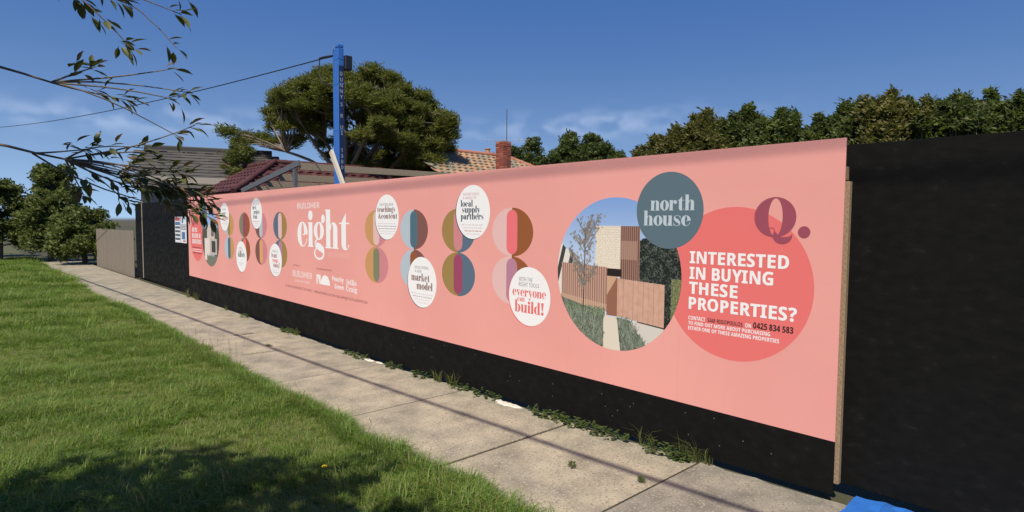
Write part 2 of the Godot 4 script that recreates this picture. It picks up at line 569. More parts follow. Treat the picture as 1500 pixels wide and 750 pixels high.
func picture_disc(parent: Node, x: float, y: float, r: float, z: float, tex: Texture2D) -> void:
	var st := begin()
	var n := 90
	for i in n:
		var a := TAU * i / n
		var b := TAU * (i + 1) / n
		for v in [Vector2(0, 0), Vector2(cos(b), sin(b)), Vector2(cos(a), sin(a))]:
			st.set_normal(FWD)
			st.set_uv(Vector2(0.5 + v.x * 0.5, 0.5 - v.y * 0.5))
			st.add_vertex(Vector3(x + v.x * r, y + v.y * r, z))
	var m := StandardMaterial3D.new()
	m.albedo_texture = tex
	m.roughness = 0.6
	m.metallic_specular = 0.3
	mi("printed_picture", st.commit(), m, parent)

func swash_q(parent: Node, x: float, y: float, k: float, m: Material) -> void:
	var st := begin()
	var n := 48
	for i in n:
		var ps := []
		for a in [TAU * i / n, TAU * (i + 1) / n]:
			ps.append(Vector3(x + 0.147 * k * cos(a), y + 0.141 * k * sin(a), 0.0011))
			ps.append(Vector3(x + 0.004 * k + 0.05 * k * cos(a), y + 0.133 * k * sin(a), 0.0011))
		tri(st, ps[0], ps[1], ps[3], FWD)
		tri(st, ps[0], ps[3], ps[2], FWD)
	# curled tail: a fine curl, a link and a swelling crescent
	for arc in [[-0.022, -0.098, 0.026, 0.026, -0.022, -0.098, 0.021, 0.021, -40.0, 200.0], [0.055, -0.128, 0.068, 0.060, 0.062, -0.118, 0.057, 0.020, 178.0, 372.0]]:
		for i in 30:
			var ps := []
			for a in [lerpf(arc[8], arc[9], i / 30.0), lerpf(arc[8], arc[9], (i + 1) / 30.0)]:
				var q := deg_to_rad(a)
				ps.append(Vector3(x + (arc[0] + arc[2] * cos(q)) * k, y + (arc[1] + arc[3] * sin(q)) * k, 0.00125))
				ps.append(Vector3(x + (arc[4] + arc[6] * cos(q)) * k, y + (arc[5] + arc[7] * sin(q)) * k, 0.00125))
			tri(st, ps[0], ps[1], ps[3], FWD)
			tri(st, ps[0], ps[3], ps[2], FWD)
	tri(st, Vector3(x - 0.001 * k, y - 0.092 * k, 0.0013), Vector3(x - 0.013 * k, y - 0.132 * k, 0.0013), Vector3(x + 0.03 * k, y - 0.15 * k, 0.0013), FWD)
	tri(st, Vector3(x - 0.001 * k, y - 0.092 * k, 0.0013), Vector3(x + 0.03 * k, y - 0.15 * k, 0.0013), Vector3(x + 0.022 * k, y - 0.118 * k, 0.0013), FWD)
	ell(st, x + 0.201 * k, y - 0.102 * k, 0.041 * k, 0.041 * k, 0.0011, 0.0, 360.0, 24)
	mi("initial", st.commit(), m, parent)

# the printed picture of a timber and brick house among trees, drawn as an image (u to the right, v down)
func house_picture(which: int) -> ImageTexture:
	var s := 560 if which == 0 else 200
	var im := Image.create(s, s, false, Image.FORMAT_RGB8)
	var n := FastNoiseLite.new()
	n.seed = 3 + which
	n.frequency = 0.03
	n.fractal_octaves = 4
	var f := FastNoiseLite.new()
	f.seed = 9 + which
	f.frequency = 0.11
	f.fractal_octaves = 2
	for j in s:
		for i in s:
			var u := (i + 0.5) / s
			var v := (j + 0.5) / s
			var a := n.get_noise_2d(u * 560.0, v * 560.0)
			var b := f.get_noise_2d(u * 560.0, v * 560.0)
			var c := Color8(128, 165, 222).lerp(Color8(196, 214, 238), clampf(v * 2.2, 0.0, 1.0))
			if which == 0:
				# trees to the right and left
				if u > 0.69 and v > 0.26 + a * 0.06:
					c = Color8(30, 36, 34).lerp(Color8(98, 104, 94), clampf(b * 1.0 + a * 0.9 + 0.3, 0.0, 1.0)) if u < 0.93 or v < 0.5 else Color8(96, 104, 70).lerp(Color8(150, 150, 110), clampf(b + 0.4, 0.0, 1.0))
				if u < 0.22 and v > 0.3 + absf(u - 0.02) * 0.75:
					c = Color8(228, 224, 216) if sin(u * 70.0 + v * 20.0) > -0.3 else Color8(70, 68, 66)
				# upper box: white brick then timber battens
				if u > 0.345 and u < 0.55 and v > 0.185 and v < 0.465:
					var row := int(v * 62.0)
					var off := 0.5 if row % 2 == 0 else 0.0
					var joint := fposmod(v * 62.0, 1.0) < 0.16 or fposmod(u * 34.0 + off, 1.0) < 0.1
					c = Color8(214, 203, 186) if joint else Color8(240, 231, 214).lerp(Color8(222, 208, 188), clampf(b + 0.4, 0.0, 1.0))
				if u >= 0.55 and u < 0.70 and v > 0.185 and v < 0.535:
					c = Color8(160, 122, 108) if fposmod(u * 62.0, 1.0) < 0.55 else Color8(108, 80, 72)
					if u > 0.555 and u < 0.68 and v > 0.28 and v < 0.40:
						c = c.lerp(Color8(192, 158, 140), 0.55)
				# soffit
				if u > 0.42 and u < 0.56 and v > 0.465 and v < 0.515:
					c = Color8(44, 38, 36)
				# lower front: battens, door, panels
				if u > 0.04 and u < 0.445 and v > 0.445 + u * 0.03 and v < 0.70 + u * 0.12:
					c = Color8(198, 160, 142) if fposmod(u * 52.0, 1.0) < 0.55 else Color8(146, 110, 98)
					if v > 0.66 + u * 0.1:
						c = c.lerp(Color8(214, 184, 152), 0.5)
				if u >= 0.445 and u < 0.53 and v > 0.515 and v < 0.775:
					c = Color8(150, 104, 84) if v - 0.515 > (0.53 - u) * 1.5 else Color8(206, 168, 136)
				if u >= 0.53 and u < 0.885 and v > 0.525 + (u - 0.53) * 0.04 and v < 0.775 + (u - 0.53) * 0.08:
					c = Color8(214, 172, 152).lerp(Color8(202, 160, 138), clampf(a + 0.5, 0.0, 1.0))
					if fposmod(u * 26.0, 1.0) < 0.07:
						c = Color8(176, 134, 116)
				# garden, path and drive
				if v > 0.77 + maxf(0.0, 0.445 - u) * -0.2 and u < 0.445 or v > 0.78 + maxf(0.0, u - 0.53) * 0.09 and u >= 0.445:
					c = Color8(214, 208, 198) if u > 0.6 else Color8(224, 214, 196)
					if u < 0.42:
						c = Color8(78, 88, 76).lerp(Color8(140, 148, 132), clampf(b * 0.7 + a * 0.6 + 0.45, 0.0, 1.0))
					elif u > 0.53 + (v - 0.78) * 0.15 and u < 0.62 + (v - 0.78) * 0.9:
						c = Color8(72, 82, 72).lerp(Color8(142, 150, 134), clampf(b * 0.7 + a * 0.6 + 0.45, 0.0, 1.0))
				if u < 0.43 and v > 0.72 + absf(b) * 0.05 and v <= 0.78:
					c = Color8(86, 104, 78).lerp(Color8(150, 160, 132), clampf(b + 0.3, 0.0, 1.0))
				# slender young tree in front
				var tx := 0.245 + sin(v * 5.0) * 0.006
				if absf(u - tx) < 0.0045 and v > 0.2 and v < 0.9:
					c = Color8(74, 64, 58)
			else:
				if v > 0.3 + a * 0.1 and (u < 0.3 or u > 0.72):
					c = Color8(60, 66, 58).lerp(Color8(120, 120, 104), clampf(b + 0.4, 0.0, 1.0))
				if u > 0.3 and u < 0.74 and v > 0.26 and v < 0.62:
					c = Color8(214, 200, 190)
					if u > 0.54 and u < 0.7 and v > 0.3 and v < 0.46:
						c = Color8(112, 108, 112)
				if u > 0.14 and u < 0.45 and v > 0.5 and v < 0.9:
					c = Color8(232, 220, 214)
				if u >= 0.45 and u < 0.86 and v > 0.5 and v < 0.78:
					c = Color8(196, 184, 172)
					if u > 0.56 and u < 0.78 and v > 0.54 and v < 0.74:
						c = Color8(72, 72, 72)
				if v > 0.8 + a * 0.06 and u > 0.28:
					c = Color8(104, 110, 96).lerp(Color8(146, 148, 132), clampf(b + 0.4, 0.0, 1.0))
			im.set_pixel(i, j, ink(c.r8, c.g8, c.b8))
	if which == 0:
		var r := RandomNumberGenerator.new()
		r.seed = 12
		# branches and soft leaf clusters of the young tree, and the bushes
		var tw := []
		for k in 22:
			var y0 := r.randf_range(0.22, 0.62)
			var l := r.randf_range(0.05, 0.15)
			var sg := -1.0 if k % 2 == 0 else 1.0
			for t in 40:
				var w := t / 39.0
				var p := Vector2(0.245 + sg * l * w, y0 - l * 1.1 * w - 0.02 * w * w)
				blot(im, p, 0.0022, Color8(96, 86, 80), 0.9)
				if t % 5 == 4:
					tw.append(p)
		for k in 520:
			var p: Vector2 = tw[r.randi() % tw.size()] + Vector2(r.randfn(), r.randfn()) * 0.016
			if p.y > 0.05:
				blot(im, p, r.randf_range(0.004, 0.010), Color8(108, 104, 98).lerp(Color8(160, 148, 136), r.randf()), 0.6)
		for k in 420:
			var p := Vector2(r.randf_range(0.0, 0.42), r.randf_range(0.76, 1.0))
			var n2 := Vector2(r.randf_range(-0.02, 0.02), -r.randf_range(0.02, 0.05))
			var cc := Color8(92, 104, 88).lerp(Color8(166, 172, 152), r.randf())
			for t in 12:
				blot(im, p + n2 * (t / 11.0), 0.0018, cc, 0.7)
		for k in 260:
			var v := r.randf_range(0.80, 1.0)
			var p := Vector2(r.randf_range(0.54 + (v - 0.78) * 0.15, 0.62 + (v - 0.78) * 0.9), v)
			var n2 := Vector2(r.randf_range(-0.025, 0.025), -r.randf_range(0.02, 0.045))
			var cc := Color8(84, 96, 82).lerp(Color8(160, 166, 148), r.randf())
			for t in 12:
				blot(im, p + n2 * (t / 11.0), 0.0018, cc, 0.7)
	return ImageTexture.create_from_image(im)

# a soft round touch of ink in a printed picture
func blot(im: Image, p: Vector2, r0: float, c: Color, k: float) -> void:
	var s := im.get_width()
	var t := ink(c.r8, c.g8, c.b8)
	var q := int(ceil(r0 * s))
	for y in range(int(p.y * s) - q, int(p.y * s) + q + 1):
		for x in range(int(p.x * s) - q, int(p.x * s) + q + 1):
			if x >= 0 and y >= 0 and x < s and y < s and Vector2(x - p.x * s, y - p.y * s).length() <= r0 * s + 0.4:
				im.set_pixel(x, y, im.get_pixel(x, y).lerp(t, k))

func hoarding() -> void:
	var h := thing("printed_hoarding", "long pink printed hoarding with white discs and a black skirting along the footpath", "hoarding")
	var pink := StandardMaterial3D.new()
	var pa := ink(237, 167, 158)
	pink.albedo_texture = noise_tex(21, 0.004, [[0.2, pa.lerp(ink(232, 160, 152), 0.6)], [0.8, pa.lerp(ink(240, 168, 159), 0.6)]], 512, 3)
	pink.uv1_triplanar = true
	pink.uv1_world_triplanar = true
	pink.uv1_scale = Vector3.ONE * 0.22
	pink.roughness = 0.55
	pink.metallic_specular = 0.35
	pink.normal_enabled = true
	pink.normal_texture = bump_tex(31, 0.006, 3.0, 512, 3)
	pink.normal_scale = 0.12
	var black := scuffed_black(41)
	var timber := grain(lin(0.24, 0.165, 0.095), lin(0.34, 0.245, 0.15), 3.0, 51, 0.85, 0.03, 0.3)
	# printed sheets, 1.2 m wide, butted
	var n := 13
	var step := (XR - XL) / n
	for i in n:
		var x0 := XL + i * step
		var st := begin()
		bx(st, Vector3(x0 + step * 0.5, (TOP + JOIN) * 0.5 + 0.0005, -0.006), Vector3(step - 0.0007, TOP - JOIN - 0.001, 0.012), Basis.IDENTITY, 0.001)
		mi("panel", st.commit(), pink, h)
	# black skirting boards, cut to follow the falling ground
	var m := 8
	var sw := (XR - XL) / m
	for i in m:
		var x0 := XL + i * sw + 0.001
		var x1 := XL + (i + 1) * sw - 0.001
		var st := begin()
		var b0 := ground(x0) + 0.012
		var b1 := ground(x1) + 0.02
		if i == m - 1:
			b1 = 0.046
			b0 = -0.004
		var t := JOIN - 0.001
		var zf := -0.0015
		var zb := -0.0175
		quad(st, Vector3(x0, b0, zf), Vector3(x0, t, zf), Vector3(x1, t, zf), Vector3(x1, b1, zf))
		quad(st, Vector3(x0, b0, zb), Vector3(x1, b1, zb), Vector3(x1, t, zb), Vector3(x0, t, zb))
		quad(st, Vector3(x0, t, zf), Vector3(x0, t, zb), Vector3(x1, t, zb), Vector3(x1, t, zf))
		quad(st, Vector3(x0, b0, zf), Vector3(x1, b1, zf), Vector3(x1, b1, zb), Vector3(x0, b0, zb))
		quad(st, Vector3(x1, b1, zf), Vector3(x1, t, zf), Vector3(x1, t, zb), Vector3(x1, b1, zb))
		quad(st, Vector3(x0, b0, zf), Vector3(x0, b0, zb), Vector3(x0, t, zb), Vector3(x0, t, zf))
		mi("skirting_board", st.commit(), black, h)
	# studs and rails behind the sheets
	for i in n + 1:
		var x := XL + i * step
		x = maxf(x, XL + 0.03)
		if i == n:
			x = XR + 0.004
		var st := begin()
		var deep := 0.045 if i == n else 0.09
		bx(st, Vector3(x, (2.12 + 0.12) * 0.5, -0.0135 - deep * 0.5), Vector3(0.045, 2.0, deep), Basis.IDENTITY, 0.003)
		mi("stud", st.commit(), timber, h)
	for y in [2.175]:
		var st := begin()
		bx(st, Vector3((XL + XR) * 0.5 - 0.01, y, -0.0585), Vector3(XR - XL, 0.09, 0.09), Basis.IDENTITY, 0.003)
		mi("rail", st.commit(), timber, h)
	# screw heads in the sheets
	var screw := mat(lin(0.25, 0.25, 0.25), 0.45, 0.7)
	for i in 26:
		var x := XR - 0.06 - rng.randf() * 6.0
		var st := begin()
		ell(st, x, rng.randf_range(0.12, 0.36), 0.005, 0.005, -0.0005, 0.0, 360.0, 8)
		mi("screw", st.commit(), screw, h)
	print_on(h)

func print_on(h: Node3D) -> void:
	var white := flat(ink(250, 248, 246))
	var coral := flat(ink(234, 119, 116))
	var slate := flat(ink(94, 115, 126))
	var plum := flat(ink(158, 80, 97))
	var ochre := flat(ink(202, 154, 100))
	var amber := flat(ink(224, 166, 108))
	var pale := flat(ink(229, 189, 186))
	var dusty := flat(ink(208, 136, 142))
	var sage := flat(ink(130, 132, 104))
	var sky := flat(ink(182, 196, 207))
	var teal := flat(ink(82, 112, 126))
	var cocoa := flat(ink(130, 88, 82))
	var rust := flat(ink(150, 90, 52))
	var olive := flat(ink(160, 132, 78))
	var wine := flat(ink(158, 74, 102))
	var steel := flat(ink(92, 112, 132))
	var rose := flat(ink(236, 118, 124))
	var mauve := flat(ink(184, 132, 154))
	var grey := flat(ink(120, 112, 112))
	var faint := flat(ink(222, 208, 212))
	var soft := flat(ink(176, 160, 164))
	var navy := flat(ink(52, 74, 92))
	var maroon := flat(ink(96, 44, 48))
	var charcoal := flat(ink(48, 40, 42))
	var pale_pink := flat(ink(242, 184, 178))
	# figure eights
	lobes(h, -7.341, [ochre, pale, dusty], [ochre, sage, dusty])
	lobes(h, -6.404, [sky, teal, cocoa], [sky, rust, cocoa])
	lobes(h, -5.482, [olive, dusty, steel], [olive, wine, steel])
	lobes(h, -4.561, [pale, rose, rust], [pale, mauve, rust])
	lobes(h, -13.603, [sky, olive, ochre], [sky, teal, ochre])
	lobes(h, -12.63, [sage, wine, rust], [sage, rose, rust])
	lobes(h, -11.714, [cocoa, sky, dusty], [cocoa, amber, dusty])
	lobes(h, -10.766, [steel, pale, olive], [steel, mauve, olive])
	var zt := 0.0010
	# discs with words
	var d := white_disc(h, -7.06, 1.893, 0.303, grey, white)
	text(d, "CREATING NEW", sans, -7.25, -6.89, 2.045, 0.035, grey, zt)
	fat(d, "teachings", -7.31, -6.84, 1.962, 0.052, cocoa, zt)
	fat(d, "&content", -7.28, -6.79, 1.872, 0.052, cocoa, zt)
	for i in 5:
		fine_print(d, -7.31 + absf(i - 1) * 0.025, -6.80 - absf(i - 1) * 0.02, 1.80 - i * 0.034, 0.010, faint if i in [0, 3, 4] else soft, zt, i)
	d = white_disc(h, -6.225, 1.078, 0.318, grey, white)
	text(d, "DEVELOPING", sans, -6.38, -6.08, 1.245, 0.034, grey, zt)
	text(d, "A NEW", sans, -6.38, -6.23, 1.195, 0.034, grey, zt)
	fat(d, "market", -6.46, -6.05, 1.09, 0.066, cocoa, zt)
	fat(d, "model", -6.34, -5.99, 0.985, 0.066, cocoa, zt)
	for i in 4:
		fine_print(d, -6.47 + i * 0.045, -5.97 - i * 0.04, 0.925 - i * 0.036, 0.010, soft if i == 1 else faint, zt, 10 + i)
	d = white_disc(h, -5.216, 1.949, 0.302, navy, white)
	text(d, "SHOWCASING", sans, -5.39, -5.10, 2.135, 0.030, dusty, zt)
	text(d, "A RANGE OF", sans, -5.39, -5.15, 2.093, 0.030, dusty, zt)
	fat(d, "local", -5.43, -5.21, 2.01, 0.050, navy, zt)
	fat(d, "supply", -5.41, -5.08, 1.942, 0.050, navy, zt)
	fat(d, "partners", -5.43, -5.02, 1.866, 0.050, navy, zt)
	for i in 4:
		fine_print(d, -5.42 + i * 0.03, -5.02 - i * 0.02, 1.80 - i * 0.034, 0.010, dusty if i == 2 else faint, zt, 20 + i)
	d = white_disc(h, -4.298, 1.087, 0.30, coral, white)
	text(d, "WITH THE", sans, -4.45, -4.25, 1.238, 0.040, grey, zt)
	text(d, "RIGHT TOOLS", sans, -4.45, -4.155, 1.185, 0.040, grey, zt)
	fat(d, "everyone", -4.545, -4.055, 1.082, 0.066, coral, zt)
	fat(d, "can", -4.47, -4.36, 1.027, 0.040, coral, zt)
	fat(d, "build!", -4.51, -4.08, 0.915, 0.083, coral, zt)
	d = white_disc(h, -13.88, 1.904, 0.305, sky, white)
	text(d, "USING", sans, -14.02, -13.78, 2.05, 0.035, grey, zt)
	fat(d, "your", -14.06, -13.8, 1.93, 0.07, sage, zt)
	fat(d, "customer", -14.02, -13.62, 1.835, 0.06, dusty, zt)
	fine_print(d, -14.02, -13.7, 1.76, 0.010, soft, zt, 31)
	fine_print(d, -14.02, -13.7, 1.72, 0.012, faint, zt, 32)
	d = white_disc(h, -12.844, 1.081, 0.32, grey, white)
	text(d, "SHARING", sans, -13.0, -12.78, 1.24, 0.035, grey, zt)
	text(d, "UNIQUE", sans, -13.0, -12.72, 1.19, 0.035, dusty, zt)
	fat(d, "skillsets", -13.06, -12.62, 1.07, 0.08, charcoal, zt)
	fine_print(d, -13.0, -12.72, 0.94, 0.010, soft, zt, 41)
	fine_print(d, -12.95, -12.78, 0.90, 0.010, soft, zt, 42)
	d = white_disc(h, -11.941, 1.969, 0.301, navy, white)
	text(d, "BUILDING THE", sans, -12.1, -11.78, 2.13, 0.035, dusty, zt)
	fat(d, "best", -12.14, -11.94, 2.045, 0.06, navy, zt)
	fat(d, "project", -12.08, -11.76, 1.955, 0.06, navy, zt)
	fat(d, "team", -12.12, -11.9, 1.865, 0.06, navy, zt)
	for i in 3:
		fine_print(d, -12.13 + i * 0.03, -11.78 - i * 0.03, 1.80 - i * 0.04, 0.012, dusty if i == 0 else faint, zt, 50 + i)
	d = white_disc(h, -11.009, 1.104, 0.304, grey, white)
	text(d, "SAYING YES", sans, -11.15, -10.88, 1.25, 0.035, grey, zt)
	fat(d, "iwant", -11.19, -10.92, 1.15, 0.06, wine, zt)
	fat(d, "rooms,", -11.15, -10.84, 1.06, 0.06, rose, zt)
	fat(d, "today!", -11.12, -10.8, 0.97, 0.06, wine, zt)
	for i in 3:
		fine_print(d, -11.16 + i * 0.03, -10.84 - i * 0.02, 0.91 - i * 0.036, 0.010, soft if i == 1 else faint, zt, 60 + i)
	# the title in the middle
	var t := Node3D.new()
	t.name = "title"
	h.add_child(t)
	text(t, "BUILDHER", sans, -9.985, -9.13, 2.04, 0.092, white, 0.0003)
	fat(t, "eight", -10.0, -8.11, 1.405, 0.405, white, 0.0003)
	text(t, "BRUNSWEST", sans, -8.85, -8.13, 1.275, 0.07, pale_pink, 0.0003)
	text(t, "A PROJECT BY", sans, -10.21, -9.9, 1.05, 0.026, maroon, 0.0003)
	text(t, "IN PARTNERSHIP WITH", sans, -9.26, -8.72, 1.045, 0.026, maroon, 0.0003)
	text(t, "BUILDHER", sans, -10.22, -9.44, 0.87, 0.1, white, 0.0003)
	text(t, "COLLECTIVE", sans, -10.12, -9.54, 0.785, 0.03, white, 0.0003)
	text(t, "TO FIND OUT MORE ABOUT THIS PROJECT", sans, -10.56, -9.42, 0.658, 0.038, maroon, 0.0003)
	text(t, "WWW.BUILDHERCOLLECTIVE.COM.AU/PROJECTS/COLLABORATIONS/", sans, -9.36, -7.59, 0.655, 0.038, maroon, 0.0003)
	text(t, "Peachy", bold, -8.7, -8.32, 0.905, 0.07, white, 0.0003)
	text(t, "Green", bold, -8.62, -8.32, 0.79, 0.07, white, 0.0003)
	text(t, "Jellis", serif, -8.24, -7.92, 0.885, 0.075, white, 0.0003)
	text(t, "Craig", serif, -8.24, -7.90, 0.785, 0.075, white, 0.0003)
	var st := begin()
	rect(st, -9.265, 0.815, -9.225, 0.965, 0.0003)
	tri(st, Vector3(-9.225, 0.965, 0.0003), Vector3(-9.165, 0.965, 0.0003), Vector3(-9.165, 0.84, 0.0003), FWD)
	rect(st, -9.16, 0.815, -9.115, 0.965, 0.0003)
	ell(st, -8.945, 0.815, 0.165, 0.155, 0.0003, 0.0, 180.0, 30)
	mi("logo", st.commit(), white, t)
	# the right-hand group
	var g := Node3D.new()
	g.name = "sale_print"
	h.add_child(g)
	disc_print(g, "coral_disc", -2.126, 1.393, 0.573, 0.00025, coral)
	picture_disc(g, -3.232, 1.391, 0.673, 0.0005, house_picture(0))
	disc_print(g, "slate_disc", -2.692, 1.945, 0.310, 0.00075, slate)
	var ice := flat(ink(190, 204, 213))
	fat(g, "north", -2.865, -2.455, 1.945, 0.082, ice, 0.0010)
	fat(g, "house", -2.93, -2.49, 1.822, 0.082, ice, 0.0010)
	swash_q(g, -1.833, 1.89, 1.0, plum)
	text(g, "INTERESTED", heavy, -2.49, -1.725, 1.53, 0.095, white, 0.0009)
	text(g, "IN BUYING", heavy, -2.49, -1.83, 1.407, 0.095, white, 0.0009)
	text(g, "THESE", heavy, -2.49, -2.09, 1.29, 0.095, white, 0.0009)
	text(g, "PROPERTIES?", heavy, -2.49, -1.66, 1.17, 0.095, white, 0.0009)
	text(g, "CONTACT", bold, -2.49, -2.345, 1.085, 0.03, white, 0.0009)
	text(g, "SAM RIGOPOULOS", bold, -2.325, -2.045, 1.085, 0.03, charcoal, 0.0009)
	text(g, "ON", bold, -2.025, -1.98, 1.085, 0.03, white, 0.0009)
	text(g, "0425 834 583", heavy, -1.965, -1.68, 1.085, 0.045, charcoal, 0.0009)
	text(g, "TO FIND OUT MORE ABOUT PURCHASING", bold, -2.49, -1.84, 1.045, 0.028, white, 0.0009)
	text(g, "EITHER ONE OF THESE AMAZING PROPERTIES", bold, -2.49, -1.775, 1.005, 0.028, white, 0.0009)
	# its twin at the far end
	var l := Node3D.new()
	l.name = "renovation_print"
	h.add_child(l)
	disc_print(l, "coral_disc", -16.02, 1.393, 0.573, 0.00025, coral)
	picture_disc(l, -14.93, 1.40, 0.65, 0.0005, house_picture(1))
	disc_print(l, "slate_disc", -15.46, 1.945, 0.310, 0.00075, slate)
	swash_q(l, -16.38, 1.86, 1.0, plum)
	text(l, "ARE YOU", heavy, -16.45, -16.0, 1.53, 0.11, white, 0.0009)
	text(l, "BUILDING OR", heavy, -16.45, -15.72, 1.385, 0.11, white, 0.0009)
	text(l, "RENOVATING?", heavy, -16.45, -15.66, 1.24, 0.11, white, 0.0009)
	for i in 4:
		fine_print(l, -16.45, -15.65, 1.14 - i * 0.045, 0.016, charcoal if i in [0, 3] else white, 0.0009, 70 + i)

# ---------- ground ----------
func strip_mesh(z0: float, z1: float, dy: float, x0 := -220.0, x1 := 220.0) -> ArrayMesh:
	var st := begin()
	var xs := [x0, -60.0, -30.0, -17.0, -12.0, -9.0, -7.5, -4.4, -3.0, -1.9, -0.5, 8.0, 60.0, x1]
	for i in xs.size() - 1:
		quad(st, Vector3(xs[i], ground(xs[i]) + dy, z1), Vector3(xs[i + 1], ground(xs[i + 1]) + dy, z1), Vector3(xs[i + 1], ground(xs[i + 1]) + dy, z0), Vector3(xs[i], ground(xs[i]) + dy, z0))
	return st.commit()

func terrain() -> void:
	var soil := grain(lin(0.075, 0.06, 0.035), lin(0.05, 0.062, 0.024), 1.3, 61, 0.95, 0.03, 0.5)
	structure("ground", strip_mesh(-300.0, 7.1, -0.045), soil)
	var turf := grain(lin(0.07, 0.09, 0.025), lin(0.11, 0.095, 0.045), 1.1, 62, 0.95, 0.03, 0.6)
	structure("nature_strip", strip_mesh(1.70, 6.9, -0.012), turf)
	var asphalt := grain(lin(0.045, 0.045, 0.047), lin(0.062, 0.06, 0.058), 4.0, 63, 0.9, 0.06, 0.5)
	structure("road", strip_mesh(7.05, 300.0, -0.16), asphalt)
	var conc := grain(lin(0.26, 0.24, 0.2), lin(0.34, 0.31, 0.26), 3.0, 64, 0.9, 0.05, 0.4)
	var st := begin()
	var xs := [-220.0, -60.0, -30.0, -17.0, -9.0, -4.4, -0.5, 8.0, 60.0, 220.0]
	for i in xs.size() - 1:
		var a: float = xs[i]
		var b: float = xs[i + 1]
		quad(st, Vector3(a, ground(a) + 0.005, 7.05), Vector3(b, ground(b) + 0.005, 7.05), Vector3(b, ground(b) + 0.005, 6.88), Vector3(a, ground(a) + 0.005, 6.88))
		quad(st, Vector3(a, ground(a) - 0.2, 7.05), Vector3(b, ground(b) - 0.2, 7.05), Vector3(b, ground(b) + 0.005, 7.05), Vector3(a, ground(a) + 0.005, 7.05))
	structure("kerb", st.commit(), conc)

# weathered concrete with exposed fine stones, one computed tile for 1.6 m
func concrete_image(seed_: int, base: Color) -> ImageTexture:
	var s := 896
	var im := Image.create(s, s, false, Image.FORMAT_RGB8)
	var big := FastNoiseLite.new()
	big.seed = seed_
	big.frequency = 0.0035
	big.fractal_octaves = 5
	var mid := FastNoiseLite.new()
	mid.seed = seed_ + 1
	mid.frequency = 0.09
	mid.fractal_octaves = 3
	var g1 := big.get_seamless_image(s, s)
	var g2 := mid.get_seamless_image(s, s)
	var r := RandomNumberGenerator.new()
	r.seed = seed_
	for y in s:
		for x in s:
			var a := g1.get_pixel(x, y).r - 0.5
			var b := g2.get_pixel(x, y).r - 0.5
			var k := 1.0 + a * 0.8 + b * 0.3 + r.randf_range(-0.2, 0.2)
			im.set_pixel(x, y, Color(base.r * k, base.g * k * (1.0 - a * 0.04), base.b * k * (1.0 - a * 0.10)).linear_to_srgb())
	# stones and pits
	for i in 4200:
		var x := r.randi_range(0, s - 10)
		var y := r.randi_range(0, s - 10)
		var k := r.randf_range(0.55, 0.88) if r.randf() < 0.55 else r.randf_range(1.1, 1.4)
		var c := Color(base.r * k, base.g * k, base.b * k)
		var w := r.randi_range(4, 10)
		im.fill_rect(Rect2i(x, y, w, r.randi_range(4, 9)), c.linear_to_srgb())
	return ImageTexture.create_from_image(im)

